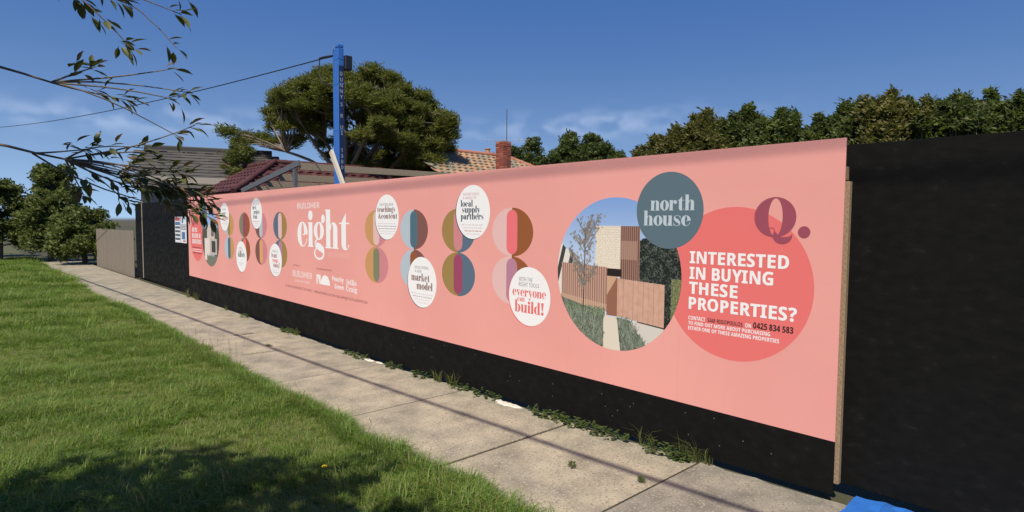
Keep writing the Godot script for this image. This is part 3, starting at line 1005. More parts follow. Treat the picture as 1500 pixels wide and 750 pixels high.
func pavement() -> void:
	var root := Node3D.new()
	root.name = "pavement"
	root.set_meta("kind", "structure")
	add_child(root)
	var bump := bump_tex(77, 0.2, 7.0, 512, 3)
	var mats := []
	for spec in [[1, Color(0.325, 0.29, 0.218)], [2, Color(0.30, 0.27, 0.208)], [3, Color(0.265, 0.243, 0.195)]]:
		var m := StandardMaterial3D.new()
		m.albedo_texture = concrete_image(100 + spec[0], spec[1])
		m.uv1_triplanar = true
		m.uv1_world_triplanar = true
		m.uv1_scale = Vector3.ONE * (0.62 + spec[0] * 0.04)
		m.uv1_offset = Vector3(spec[0] * 0.37, 0.0, spec[0] * 0.21)
		m.roughness = 0.93
		m.normal_enabled = true
		m.normal_texture = bump
		m.normal_scale = 0.22
		mats.append(m)
	var joints := [3.7, 2.2, 0.7, -0.8, -2.32, -3.66, -5.24, -7.05, -8.9, -10.5, -12.1, -13.7, -15.3, -16.9, -18.5, -20.1, -21.7, -23.3, -24.9, -26.5, -28.1, -29.7, -31.3, -32.9, -34.5, -36.1]
	var pick := [1, 1, 2, 2, 0, 0, 0, 1, 0, 1, 0, 1, 0, 1, 0, 0, 1, 0, 1, 0, 1, 0, 1, 0, 1]
	var r := RandomNumberGenerator.new()
	r.seed = 4
	for i in joints.size() - 1:
		var xb: float = joints[i] - 0.007
		var xa: float = joints[i + 1] + 0.007
		var lift := r.randf_range(-0.001, 0.0015)
		if i == 5:
			xa += 0.0
		if i == 4:
			xa += 0.003
			lift = -0.012
		var st := begin()
		var skew := 0.05
		# ragged long edges
		var cols := 14
		var near := []
		var far := []
		for k in cols + 1:
			var t := float(k) / cols
			var x := lerpf(xa, xb, t)
			near.append(Vector3(x, ground(x) + lift, 1.665 + r.randf_range(-0.012, 0.02)))
			far.append(Vector3(x + skew * (0.0 if k == 0 or k == cols else 1.0) * 0.0, ground(x) + lift, r.randf_range(0.045, 0.085) if x > -12.0 else 0.03))
		var ch := 0.006
		for k in cols:
			var n0: Vector3 = near[k]
			var n1: Vector3 = near[k + 1]
			var f0: Vector3 = far[k]
			var f1: Vector3 = far[k + 1]
			var e0 := ch if k == 0 else 0.0
			var e1 := ch if k == cols - 1 else 0.0
			var a := n0 + Vector3(e0, 0, -ch)
			var b := n1 + Vector3(-e1, 0, -ch)
			var c := f1 + Vector3(-e1, 0, ch)
			var d := f0 + Vector3(e0, 0, ch)
			quad(st, a, b, c, d)
			var dn := Vector3(0, -ch, 0)
			quad(st, n0 + dn, n1 + dn, b, a)
			quad(st, d, c, f1 + dn, f0 + dn)
			var dd := Vector3(0, -0.09, 0)
			quad(st, n0 + dd, n1 + dd, n1 + dn, n0 + dn)
			quad(st, f0 + dn, f1 + dn, f1 + dd, f0 + dd)
			if k == 0:
				quad(st, n0 + dn, a, d, f0 + dn)
				quad(st, n0 + dd, n0 + dn, f0 + dn, f0 + dd)
			if k == cols - 1:
				quad(st, b, n1 + dn, f1 + dn, c)
				quad(st, n1 + dn, n1 + dd, f1 + dd, f1 + dn)
		mi("slab", st.commit(), mats[pick[i]], root)
	var dirt := grain(lin(0.035, 0.03, 0.02), lin(0.06, 0.055, 0.03), 5.0, 83, 0.98, 0.05, 0.4)
	for i in range(1, joints.size() - 1):
		var x: float = joints[i]
		var st := begin()
		var y := ground(x) - 0.0025
		if i == 5:
			y -= 0.012
		bx(st, Vector3(x, y - 0.03, 0.87), Vector3(0.0135, 0.06, 1.56), Basis.IDENTITY, 0.001)
		mi("joint_dirt", st.commit(), dirt, root)
	# pale patches of old mortar along the broken back edge
	var pale := grain(lin(0.58, 0.54, 0.46), lin(0.72, 0.68, 0.6), 6.0, 81, 0.9, 0.05, 0.4)
	for q in [[-4.46, 0.12, 0.17, 0.06], [-4.62, 0.105, 0.08, 0.04], [-7.38, 0.10, 0.15, 0.045], [-7.14, 0.09, 0.09, 0.03]]:
		var st := begin()
		var n := 19
		var rim := []
		for k in n:
			var a := TAU * k / n
			var rr := r.randf_range(0.45, 1.2)
			var x: float = q[0] + cos(a) * q[2] * rr
			rim.append(Vector3(x, ground(x), q[1] + sin(a) * q[3] * rr))
		var c := Vector3(q[0], ground(q[0]) + 0.014, q[1])
		for k in n:
			var p0: Vector3 = rim[k]
			var p1: Vector3 = rim[(k + 1) % n]
			var i0 := c.lerp(p0, 0.75)
			var i1 := c.lerp(p1, 0.75)
			i0.y = ground(i0.x) + 0.011
			i1.y = ground(i1.x) + 0.011
			quad(st, p0, i0, i1, p1)
			tri(st, c, i0, i1, Vector3.UP)
		mi("mortar_patch", st.commit(), pale, root)

# ---------- black walls set back at both ends ----------
func black_wall(label: String, x0: float, x1: float, top: float, gap: float, black: Material, screw: Material) -> void:
	var w := thing("black_hoarding", label, "hoarding")
	var n := maxi(1, int(round((x1 - x0) / 1.2)))
	var s := (x1 - x0) / n
	for i in n:
		var a := x0 + i * s + 0.001
		var b := x0 + (i + 1) * s - 0.001
		var st := begin()
		var lo := minf(ground(a), ground(b)) + gap
		bx(st, Vector3((a + b) * 0.5, (lo + top) * 0.5, -0.158), Vector3(b - a, top - lo, 0.016), Basis.IDENTITY, 0.0015)
		var sheet := mi("sheet", st.commit(), black, w)
		for k in 6:
			for sx in [a + 0.025, b - 0.025]:
				var st2 := begin()
				var y := lerpf(lo + 0.1, top - 0.06, k / 5.0) + rng.randf_range(-0.02, 0.02)
				ell(st2, sx, y, 0.007, 0.007, -0.1485, 0.0, 360.0, 8)
				mi("screw", st2.commit(), screw, sheet)
	var timber := mat(lin(0.3, 0.22, 0.13), 0.85)
	for i in n + 1:
		var st := begin()
		bx(st, Vector3(clampf(x0 + i * s, x0 + 0.03, x1 - 0.03), top * 0.5 - 0.03, -0.214), Vector3(0.045, top - 0.1, 0.09), Basis.IDENTITY, 0.003)
		mi("stud", st.commit(), timber, w)

func side_walls() -> void:
	var black := scuffed_black(43)
	var screw := mat(lin(0.5, 0.5, 0.48), 0.5, 0.2)
	black_wall("plain black plywood hoarding set back beside the timber stud end of the pink one", -1.52, 7.0, 2.37, 0.06, black, screw)
	black_wall("plain black plywood hoarding carrying the taped-up notices", -24.0, -16.68, 2.36, 0.04, black, screw)
	# notices at the far end
	var white := flat(ink(228, 232, 238))
	var red := flat(ink(190, 96, 92))
	var blue := flat(ink(92, 124, 170))
	var grey := flat(ink(96, 100, 108))
	for q in [[-18.72, -18.16, 0], [-18.12, -17.56, 1]]:
		var t := thing("site_notice", ["white site notice with a red heading and grey lines on the black hoarding", "white site notice with blue pictures on the black hoarding"][q[2]], "notice", Vector3(0, 0, -0.15))
		var st := begin()
		bx(st, Vector3((q[0] + q[1]) * 0.5, 1.555, 0.003), Vector3(q[1] - q[0], 0.71, 0.005), Basis.IDENTITY, 0.001)
		mi("board", st.commit(), white, t)
		var x0: float = q[0] + 0.03
		var x1: float = q[1] - 0.03
		if q[2] == 0:
			st = begin(); rect(st, x0, 1.80, x1, 1.89, 0.007); mi("heading", st.commit(), red, t)
			st = begin(); rect(st, x0, 1.68, x1, 1.77, 0.007); mi("picture", st.commit(), blue, t)
			for i in 4:
				st = begin(); rect(st, x0, 1.585 - i * 0.105, x1, 1.645 - i * 0.105, 0.007); mi("panel", st.commit(), grey, t)
		else:
			st = begin(); rect(st, x0 + 0.1, 1.74, x0 + 0.24, 1.87, 0.007); mi("picture", st.commit(), blue, t)
			for i in 4:
				fine_print(t, x0, x1, 1.68 - i * 0.04, 0.02, grey, 0.007, 80 + i)
			st = begin(); rect(st, x0 + 0.08, 1.3, x1 - 0.1, 1.5, 0.007); mi("picture", st.commit(), blue, t)
			st = begin(); rect(st, x0 + 0.2, 1.235, x1 - 0.06, 1.275, 0.007); mi("picture", st.commit(), red, t)
	# rumpled blue plastic sheet on the path at the near end
	var bm := mat(lin(0.03, 0.16, 0.55), 0.45)
	var st := begin()
	var nx := 16
	var nz := 8
	var fn := FastNoiseLite.new()
	fn.seed = 8
	fn.frequency = 2.6
	var P := func(i: int, j: int) -> Vector3:
		var u := float(i) / nx
		var v := float(j) / nz
		var x := -1.262 + u * 0.9 + (1.0 - v) * -0.01
		var z := lerpf(-0.10, 0.55, v) + fn.get_noise_2d(x * 2.0, 4.0) * 0.03
		return Vector3(x + fn.get_noise_2d(3.0, z * 3.0) * 0.012, ground(x) + 0.012 + absf(fn.get_noise_2d(x * 2.0, z * 2.0)) * 0.05 * sin(PI * clampf(u, 0.02, 1.0)) + 0.004, z)
	for i in nx:
		for j in nz:
			quad(st, P.call(i, j + 1), P.call(i + 1, j + 1), P.call(i + 1, j), P.call(i, j))
	var sheet := mi("plastic_sheet", st.commit(), bm)
	tag(sheet, "crumpled blue plastic sheet lying on the footpath at the plain black wall", "sheet")

# ---------- lawn ----------
func blade(st: SurfaceTool, p: Vector3, dir: float, len: float, w: float, lean: float, c: Color) -> void:
	var side := Vector3(-sin(dir), 0, cos(dir)) * w * 0.5
	var fw := Vector3(cos(dir), 0, sin(dir))
	var m := p + Vector3.UP * len * 0.55 + fw * len * lean * 0.3
	var e := p + Vector3.UP * len * (1.0 - lean * 0.35) + fw * len * lean
	var n := side.cross(e - p).normalized()
	if n.y < 0.0:
		n = -n
	st.set_color(c)
	tri(st, p - side, p + side, m + side * 0.8, n)
	tri(st, p - side, m + side * 0.8, m - side * 0.8, n)
	tri(st, m - side * 0.8, m + side * 0.8, e, n)

func grass_mat() -> StandardMaterial3D:
	var m := StandardMaterial3D.new()
	m.vertex_color_use_as_albedo = true
	m.roughness = 0.5
	m.metallic_specular = 0.45
	m.backlight_enabled = true
	m.backlight = lin(0.85, 1.0, 0.4)
	m.cull_mode = BaseMaterial3D.CULL_DISABLED
	return m

func tuft(seed_: int, blades: int, spread: float, lo: float, hi: float, w: float, dry: float) -> ArrayMesh:
	var r := RandomNumberGenerator.new()
	r.seed = seed_
	var st := begin()
	for i in blades:
		var a := r.randf() * TAU
		var d := sqrt(r.randf()) * spread
		var c := Color(0.40, 0.60, 0.28).lerp(Color(0.62, 0.74, 0.40), r.randf())
		if r.randf() < dry:
			c = Color(0.95, 0.82, 0.95)
		c = c * r.randf_range(0.75, 1.05)
		blade(st, Vector3(cos(a) * d, -0.012, sin(a) * d), a + r.randf_range(-1.2, 1.2), r.randf_range(lo, hi), w * r.randf_range(0.7, 1.2), r.randf_range(0.35, 1.3), c)
	return st.commit()

func scatter(called: String, mesh: Mesh, places: Array, colors: Array, m: Material, parent: Node = self) -> MultiMeshInstance3D:
	var mm := MultiMesh.new()
	mm.transform_format = MultiMesh.TRANSFORM_3D
	mm.use_colors = true
	mm.mesh = mesh
	mm.instance_count = places.size()
	for i in places.size():
		mm.set_instance_transform(i, places[i])
		mm.set_instance_color(i, colors[i])
	var o := MultiMeshInstance3D.new()
	o.name = numbered(called) if parent == self else called
	o.multimesh = mm
	o.material_override = m
	o.set_meta("kind", "stuff")
	parent.add_child(o, true)
	return o

func lawn() -> void:
	var gm := grass_mat()
	var n := FastNoiseLite.new()
	n.seed = 17
	n.frequency = 0.55
	n.fractal_octaves = 3
	var r := RandomNumberGenerator.new()
	r.seed = 23
	var meshes := [tuft(1, 34, 0.07, 0.03, 0.085, 0.0042, 0.09), tuft(2, 30, 0.08, 0.04, 0.11, 0.0048, 0.08), tuft(3, 34, 0.07, 0.03, 0.075, 0.004, 0.34), tuft(4, 16, 0.05, 0.09, 0.19, 0.005, 0.12)]
	var spots := [[], [], [], []]
	var cols := [[], [], [], []]
	# the strip in view is dense; further along the street it thins out
	for zone in [[-12.5, 0.5, 1.70, 4.6, 440.0], [-22.0, -12.5, 1.70, 4.4, 130.0], [-40.0, -22.0, 1.72, 4.4, 50.0], [0.5, 4.0, 1.72, 4.8, 90.0]]:
		var area: float = (zone[1] - zone[0]) * (zone[3] - zone[2])
		var big := 1.0 if zone[4] > 200.0 else (1.5 if zone[4] > 100.0 else 2.2)
		for i in int(area * zone[4]):
			var x := r.randf_range(zone[0], zone[1])
			var z := r.randf_range(zone[2], zone[3])
			var v := n.get_noise_2d(x, z)
			var k := 0
			var q := r.randf()
			if v > 0.12:
				k = 1
			elif v < -0.12 and q < 0.7:
				k = 2
			if q > 0.972:
				k = 3
			var s := big * r.randf_range(0.75, 1.2) * (1.0 + v * 0.7)
			var B := Basis(Vector3.UP, r.randf() * TAU).scaled(Vector3(s, s * r.randf_range(0.8, 1.2), s))
			spots[k].append(Transform3D(B, Vector3(x, ground(x) - 0.005, z)))
			var g := Color(0.35, 0.47, 0.16).lerp(Color(0.52, 0.53, 0.20), r.randf())
			cols[k].append(g)
	# the fringe that hangs over the edge of the path
	for i in 1900:
		var x := r.randf_range(-16.0, 0.5)
		var v := n.get_noise_2d(x * 2.0, 7.0)
		var z := 1.68 + r.randf_range(-0.05, 0.06) - v * 0.14
		var k := 1 if r.randf() < 0.8 else 3
		var s := r.randf_range(0.7, 1.15)
		spots[k].append(Transform3D(Basis(Vector3.UP, r.randf() * TAU).scaled(Vector3(s, s, s)), Vector3(x, ground(x) + 0.002, z)))
		cols[k].append(Color(0.36, 0.46, 0.16) * r.randf_range(0.85, 1.15))
	for k in 4:
		var o := scatter("lawn_grass", meshes[k], spots[k], cols[k], gm)
		o.set_meta("label", ["short green grass covering the strip beside the footpath", "longer green grass in lush patches of the strip", "short grass with straw blades in the thin patches of the strip", "scattered tall grass tufts standing above the rest of the strip"][k])
		o.set_meta("category", "grass")
	# dry seed stalks along the edge
	var st := begin()
	for i in 70:
		var x := r.randf_range(-9.6, -8.0) if i < 34 else r.randf_range(-6.5, -1.8)
		var z := 1.66 + r.randf_range(-0.06, 0.25)
		var h := r.randf_range(0.12, 0.42) * (1.0 if i < 34 else 0.6)
		var a := r.randf() * TAU
		var l := r.randf_range(0.0, 0.12)
		var p := Vector3(x, ground(x), z)
		var e := p + Vector3(cos(a) * l, h, sin(a) * l)
		tube(st, [p, p.lerp(e, 0.5) + Vector3(0, 0.01, 0), e], [0.0013, 0.0011, 0.0008], 4)
		for j in 7:
			var t := e.lerp(p, j * 0.035)
			var b := r.randf() * TAU
			tube(st, [t, t + Vector3(cos(b) * 0.008, 0.014, sin(b) * 0.008)], [0.0016, 0.0006], 4)
	var dry := mi("seed_stalks", st.commit(), mat(lin(0.22, 0.17, 0.085), 0.9))
	dry.set_meta("kind", "stuff")
	tag(dry, "dry brown seed stalks standing along the grass edge of the footpath", "grass")
	# one dandelion
	var d := thing("dandelion", "single yellow dandelion flower in the sunlit grass", "flower", Vector3(-4.02, ground(-4.0), 2.33))
	st = begin()
	tube(st, [Vector3.ZERO, Vector3(0.01, 0.05, 0.0), Vector3(0.012, 0.1, 0.004)], [0.0025, 0.0022, 0.002], 6)
	mi("stalk", st.commit(), mat(lin(0.1, 0.14, 0.03), 0.7), d)
	st = begin()
	for ring in 3:
		for i in 14:
			var a := TAU * (i + ring * 0.33) / 14.0
			var len := 0.02 - ring * 0.005
			var up := 0.25 + ring * 0.5
			var c := Vector3(0.012, 0.1 + ring * 0.001, 0.004)
			var o := Vector3(cos(a), up, sin(a)).normalized() * len
			var s := Vector3(-sin(a), 0, cos(a)) * 0.0028
			tri(st, c - s * 0.4, c + o + s, c + o - s, Vector3.UP)
			tri(st, c - s * 0.4, c + s * 0.4, c + o + s, Vector3.UP)
	mi("petals", st.commit(), mat(lin(0.75, 0.56, 0.01), 0.7), d)

# ---------- weeds at the foot of the hoarding ----------
func leafy_weed(r: RandomNumberGenerator, size: float) -> ArrayMesh:
	var st := begin()
	for i in int(30 * size + 8):
		var a := r.randf() * TAU
		var d := sqrt(r.randf()) * 0.17 * size
		var p := Vector3(cos(a) * d * 1.4, 0.0, sin(a) * d * 0.55 + 0.035)
		var h := r.randf_range(0.01, 0.09) * (0.5 + size * 0.5) * (1.0 - d * 2.0)
		var tip := p + Vector3(cos(a) * 0.03, maxf(h, 0.012), sin(a) * 0.02)
		var sg := Color(0.15, 0.20, 0.07) * r.randf_range(0.7, 1.25)
		for k in 5:
			var b := r.randf() * TAU
			var l := r.randf_range(0.018, 0.042)
			var o := Vector3(cos(b), r.randf_range(-0.1, 0.5), sin(b)) * l
			var s := Vector3(-sin(b), 0, cos(b)) * l * 0.42
			var c := tip - Vector3(0, k * 0.006, 0)
			c.y = maxf(c.y, 0.006)
			var nn := Vector3(cos(b) * 0.3, 1, sin(b) * 0.3).normalized()
			st.set_color(sg)
			tri(st, c, c + o * 0.55 + s, c + o, nn)
			tri(st, c, c + o, c + o * 0.55 - s, nn)
	return st.commit()

func grassy_weed(r: RandomNumberGenerator, size: float) -> ArrayMesh:
	var st := begin()
	for i in int(30 * size + 8):
		var a := r.randf_range(0.2, PI - 0.2) if r.randf() < 0.75 else r.randf() * TAU
		var c := Color(0.19, 0.23, 0.07).lerp(Color(0.36, 0.33, 0.16), r.randf() * r.randf())
		blade(st, Vector3(r.randf_range(-0.1, 0.1) * size, 0, r.randf_range(0.0, 0.03)), a, r.randf_range(0.06, 0.26) * size, 0.006, r.randf_range(0.2, 1.0), c)
	return st.commit()

func weeds() -> void:
	var gm := grass_mat()
	var r := RandomNumberGenerator.new()
	r.seed = 91
	# [x, kind, size]
	var L := [[-15.9, 1, 1.3], [-16.6, 1, 1.2], [-10.35, 0, 0.8], [-9.9, 1, 0.7], [-10.1, 0, 1.0], [-7.95, 0, 0.5], [-7.62, 0, 0.7], [-6.75, 0, 0.6], [-6.1, 0, 0.6], [-5.75, 1, 0.9], [-5.5, 1, 1.0], [-5.35, 0, 0.6], [-4.85, 0, 0.75], [-3.95, 0, 0.75], [-3.82, 0, 0.6], [-3.58, 0, 0.55], [-3.38, 0, 0.7], [-3.14, 0, 0.6], [-2.80, 1, 0.9], [-2.62, 0, 0.75], [-2.40, 1, 1.0], [-2.28, 1, 0.7], [-2.48, 0, 0.5], [-12.4, 0, 0.6], [-13.6, 1, 0.7]]
	for q in L:
		var x: float = q[0]
		var z := 0.055 + r.randf_range(0.0, 0.02)
		var m := leafy_weed(r, q[2]) if q[1] == 0 else grassy_weed(r, q[2])
		var o := mi("leafy_weed" if q[1] == 0 else "grassy_weed", m, gm, self, Vector3(x, ground(x) - 0.004, z))
		tag(o, "low leafy weed in the crack under the black skirting" if q[1] == 0 else "wispy grass weed in the crack under the black skirting", "weed", "leafy weeds along the hoarding" if q[1] == 0 else "grassy weeds along the hoarding")
	for q in [[-2.95, 0.82, 0.12], [-2.42, 0.66, 0.1], [-9.3, 0.75, 0.3]]:
		var o := mi("path_weed", leafy_weed(r, q[2]), gm, self, Vector3(q[0], ground(q[0]) + 0.001, q[1]))
		o.scale = Vector3.ONE * 0.6
		tag(o, "tiny flat weed growing out in the open concrete of the footpath", "weed", "tiny weeds in the path")
	# moss lines in two joints
	for q in [[-8.9, 0.75, 1.3], [-10.5, 0.6, 0.9]]:
		var st := begin()
		for i in 140:
			var z := r.randf_range(q[1], q[2])
			var a := r.randf() * TAU
			blade(st, Vector3(q[0] + r.randf_range(-0.01, 0.01), ground(q[0]) - 0.006, z), a, r.randf_range(0.01, 0.03), 0.004, 0.5, Color(0.09, 0.11, 0.03))
		var o := mi("joint_moss", st.commit(), gm)
		o.set_meta("kind", "stuff")
		tag(o, "thin green moss filling a joint between footpath slabs", "moss", "moss in the joints")

# ---------- behind the hoarding ----------
func site_behind() -> void:
	# blue temporary power pole
	var blue := grain(lin(0.028, 0.13, 0.46), lin(0.04, 0.16, 0.52), 1.6, 131, 0.5, 0.03, 0.1)
	var dark := mat(lin(0.012, 0.014, 0.02), 0.5)
	var p := thing("power_pole", "tall bright blue temporary power pole with white letters down one side", "pole", Vector3(-9.755, ground(-9.755) - 0.05, -0.66))
	var base := p.position
	var st := begin()
	bx(st, Vector3(0, (4.80 - base.y) * 0.5, 0), Vector3(0.205, 4.80 - base.y, 0.105), Basis.IDENTITY, 0.006)
	mi("post", st.commit(), blue, p)
	st = begin()
	bx(st, Vector3(0.035, 4.835 - base.y, 0.0), Vector3(0.135, 0.05, 0.10), Basis.IDENTITY, 0.006)
	mi("cap", st.commit(), blue, p)
	st = begin()
	bx(st, Vector3(0.085, 4.56 - base.y, -0.118), Vector3(0.16, 0.24, 0.13), Basis.IDENTITY, 0.01)
	mi("service_box", st.commit(), dark, p)
	st = begin()
	tube(st, [Vector3(-0.02, 4.84 - base.y, 0.055), Vector3(-0.07, 4.80 - base.y, 0.07), Vector3(-0.10, 4.74 - base.y, 0.065), Vector3(-0.12, 4.68 - base.y, 0.06)], [0.006, 0.006, 0.006, 0.006], 6)
	mi("tail", st.commit(), mat(lin(0.4, 0.4, 0.4), 0.5), p)
	st = begin()
	for y in [4.62, 4.2, 3.4]:
		bx(st, Vector3(0, y - base.y, 0.0), Vector3(0.211, 0.02, 0.111), Basis.IDENTITY, 0.002)
	mi("strap", st.commit(), blue, p)
	st = begin()
	bx(st, Vector3(0.1035, 3.2 - base.y, 0.0), Vector3(0.003, 2.6, 0.092), Basis.IDENTITY, 0.001)
	mi("name_strip", st.commit(), mat(lin(0.007, 0.022, 0.09), 0.5), p)
	var wm := mat(lin(0.28, 0.31, 0.38), 0.6)
	var y := 4.36
	for c in "DUNNY'S R US  1300 1":
		if c != " " and c != "'":
			var t := TextMesh.new()
			t.text = c
			t.font = bold
			t.font_size = 48
			t.pixel_size = 0.0019
			t.depth = 0.0
			var o := mi("letter", t, wm, p, Vector3(0.1056, y - base.y, 0.0))
			o.rotation.y = PI / 2
		y -= 0.098 if c != "'" else 0.03
	# prop leaning on it
	var pale := grain(lin(0.5, 0.45, 0.37), lin(0.62, 0.57, 0.48), 4.0, 132, 0.85, 0.03, 0.2)
	st = begin()
	bar(st, Vector3(-8.45, 1.25, -0.5), Vector3(-9.77, 3.04, -0.52), 0.09, 0.045, Vector3(0, 0, 1))
	tag(mi("timber_prop", st.commit(), pale), "pale sawn timber prop leaning against the blue pole", "timber")
	# service cable to the street and its clamp
	var black := mat(lin(0.012, 0.012, 0.013), 0.6)
	var a := Vector3(-9.86, 4.69, -0.6)
	var b := Vector3(-45.0, 6.7, 5.3)
	var pts := []
	var rad := []
	for i in 33:
		var t := pow(i / 32.0, 1.3)
		var q := a.lerp(b, t)
		q.y -= 4.0 * SAG * t * (1.0 - t)
		pts.append(q)
		rad.append(0.011)
	var sc := thing("service_cable", "black overhead service cable running from the blue pole to the street", "cable")
	st = begin()
	tube(st, pts, rad, 6)
	mi("conductor", st.commit(), black, sc)
	st = begin()
	tube(st, [pts[0], a.lerp(b, 0.006), a.lerp(b, 0.0105)], [0.02, 0.024, 0.014], 8)
	mi("clamp", st.commit(), black, sc)
	st = begin()
	var k: Vector3 = a.lerp(b, 0.0105) - Vector3(0, 0.02, 0)
	tube(st, [k, k + Vector3(-0.01, -0.15, 0.0), k + Vector3(0.02, -0.30, 0.0), k + Vector3(0.10, -0.41, 0.0), k + Vector3(0.22, -0.47, -0.02), Vector3(-9.86, 4.18, -0.63)], [0.009, 0.009, 0.009, 0.009, 0.009, 0.009], 6)
	mi("drip_loop", st.commit(), black, sc)
	# open carport frame: grey steel rafter and post, weathered purlins running back
	var steel := grain(lin(0.095, 0.105, 0.115), lin(0.125, 0.135, 0.145), 1.2, 141, 0.6, 0.03, 0.1)
	var old := grain(lin(0.25, 0.20, 0.14), lin(0.40, 0.33, 0.24), 2.2, 142, 0.92, 0.03, 0.5)
	var c := thing("carport_frame", "open carport frame of weathered purlins on a grey steel rafter", "carport", Vector3(-13.8, ground(-13.8), -1.0))
	var off := c.position
	st = begin()
	bar(st, Vector3(-12.26, 3.035, -1.0) - off, Vector3(-15.75, 2.575, -1.0) - off, 0.05, 0.12)
	mi("rafter", st.commit(), steel, c)
	for q in [[-12.46, 2.93], [-15.6, 2.5]]:
		st = begin()
		bx(st, Vector3(q[0], (q[1] + ground(q[0])) * 0.5, -1.0) - off, Vector3(0.075, q[1] - ground(q[0]), 0.075), Basis.IDENTITY, 0.004)
		mi("post", st.commit(), steel, c)
	var ys := [[-12.29, 3.0, 0.14], [-13.42, 2.83, 0.15], [-14.15, 2.71, 0.13], [-14.8, 2.625, 0.12]]
	for q in ys:
		st = begin()
		bar(st, Vector3(q[0], q[1] - 0.03, -1.03) - off, Vector3(q[0] + 0.03, q[1] + 0.0, -6.6) - off, 0.045, q[2])
		mi("purlin", st.commit(), old, c)
	st = begin()
	bar(st, Vector3(-12.29, 2.9, -6.62) - off, Vector3(-14.9, 2.5, -6.62) - off, 0.05, 0.12)
	mi("rear_rafter", st.commit(), old, c)
	for q in [-12.46, -14.8]:
		st = begin()
		bx(st, Vector3(q, 1.2, -6.62) - off, Vector3(0.09, 2.6, 0.09), Basis.IDENTITY, 0.004)
		mi("rear_post", st.commit(), old, c)
	for q in [[-1.8, 0.55], [-2.9, -0.5], [-4.2, 0.6]]:
		st = begin()
		tube(st, [Vector3(-12.26, 3.06, q[0]) - off, Vector3(-13.42, 2.9, q[0] - q[1]) - off, Vector3(-14.8, 2.68, q[0] - q[1] * 1.6) - off], [0.008, 0.008, 0.008], 6)
		mi("tie_wire", st.commit(), black, c)

# one roof tile, rolled across its width; x across, z down the slope
func tile_mesh(w: float, l: float, roll: float) -> ArrayMesh:
	var st := begin()
	var n := 5
	for i in n:
		var u0 := float(i) / n
		var u1 := float(i + 1) / n
		var x0 := (u0 - 0.5) * w
		var x1 := (u1 - 0.5) * w
		var y0 := roll * (0.5 + 0.5 * cos(u0 * TAU))
		var y1 := roll * (0.5 + 0.5 * cos(u1 * TAU))
		var t := 0.022
		quad(st, Vector3(x0, y0 + t + 0.012, l * 0.5), Vector3(x1, y1 + t + 0.012, l * 0.5), Vector3(x1, y1 + t * 0.2, -l * 0.5), Vector3(x0, y0 + t * 0.2, -l * 0.5))
		quad(st, Vector3(x0, y0 - 0.006, l * 0.5), Vector3(x1, y1 - 0.006, l * 0.5), Vector3(x1, y1 + t + 0.012, l * 0.5), Vector3(x0, y0 + t + 0.012, l * 0.5))
	return st.commit()

# cover a roof slope with tiles. o = a point on the ridge side, ux along the courses, dn down the slope, poly in (along, down) coordinates
func tiles(parent: Node, o: Vector3, ux: Vector3, dn: Vector3, poly: PackedVector2Array, w: float, l: float, mesh: Mesh, mats: Array, r: RandomNumberGenerator) -> void:
	var up := dn.cross(ux).normalized()
	if up.y < 0:
		up = -up
	var B := Basis(up.cross(dn).normalized(), up, dn)
	var lo := Vector2(INF, INF)
	var hi := -lo
	for p in poly:
		lo = lo.min(p)
		hi = hi.max(p)
	var st := begin()
	var ids := Geometry2D.triangulate_polygon(poly)
	for i in range(0, ids.size(), 3):
		var q := []
		for j in 3:
			q.append(o + ux * poly[ids[i + j]].x + dn * poly[ids[i + j]].y - up * 0.02)
		tri(st, q[0], q[1], q[2], up)
	mi("underlay", st.commit(), mats[0], parent)
	var row := 0
	var v := lo.y + l * 0.4
	while v < hi.y:
		var u := lo.x + (w * 0.5 if row % 2 == 0 else 0.0)
		while u < hi.x:
			if Geometry2D.is_point_in_polygon(Vector2(u, v), poly):
				var t := mi("tile", mesh, mats[r.randi() % mats.size()], parent)
				var jit := Basis(up, r.randf_range(-0.02, 0.02)) * B
				t.transform = Transform3D(jit, o + ux * u + dn * v + up * r.randf_range(0.0, 0.006))
			u += w
		v += l * 0.86
		row += 1

func caps(parent: Node, a: Vector3, b: Vector3, r0: float, m: Array, r: RandomNumberGenerator) -> void:
	var n := maxi(1, int(a.distance_to(b) / 0.36))
	for i in n:
		var p := a.lerp(b, float(i) / n)
		var q := a.lerp(b, float(i + 1) / n + 0.1 / n)
		var st := begin()
		tube(st, [p, q], [r0 * 0.86, r0], 10)
		mi("ridge_cap", st.commit(), m[r.randi() % m.size()], parent)

func brick_stack(parent: Node, c: Vector3, w: float, y0: float, y1: float, bricks: Array, mortar: Material, r: RandomNumberGenerator) -> void:
	var st := begin()
	bx(st, Vector3(c.x, (y0 + y1) * 0.5, c.z), Vector3(w - 0.02, y1 - y0, w - 0.02), Basis.IDENTITY, 0.002)
	mi("mortar_core", st.commit(), mortar, parent)
	var course := 0.086
	var bw := w / 2.0
	var long := box_mesh(Vector3(bw - 0.01, course - 0.011, 0.05), 0.004)
	var y := y0 + course * 0.5
	var k := 0
	while y < y1:
		for side in 4:
			var B := Basis(Vector3.UP, side * PI / 2)
			for j in 2:
				var x := (j - 0.5) * bw
				if k % 2 == 1:
					x *= 0.94
				var out := w * 0.5 - 0.022
				if y > y1 - course * 2.2:
					out += 0.012
				var o := mi("brick", long, bricks[r.randi() % bricks.size()], parent)
				o.transform = Transform3D(B, c * Vector3(1, 0, 1) + Vector3(0, y, 0) + B * Vector3(x, 0, out))
		y += course
		k += 1

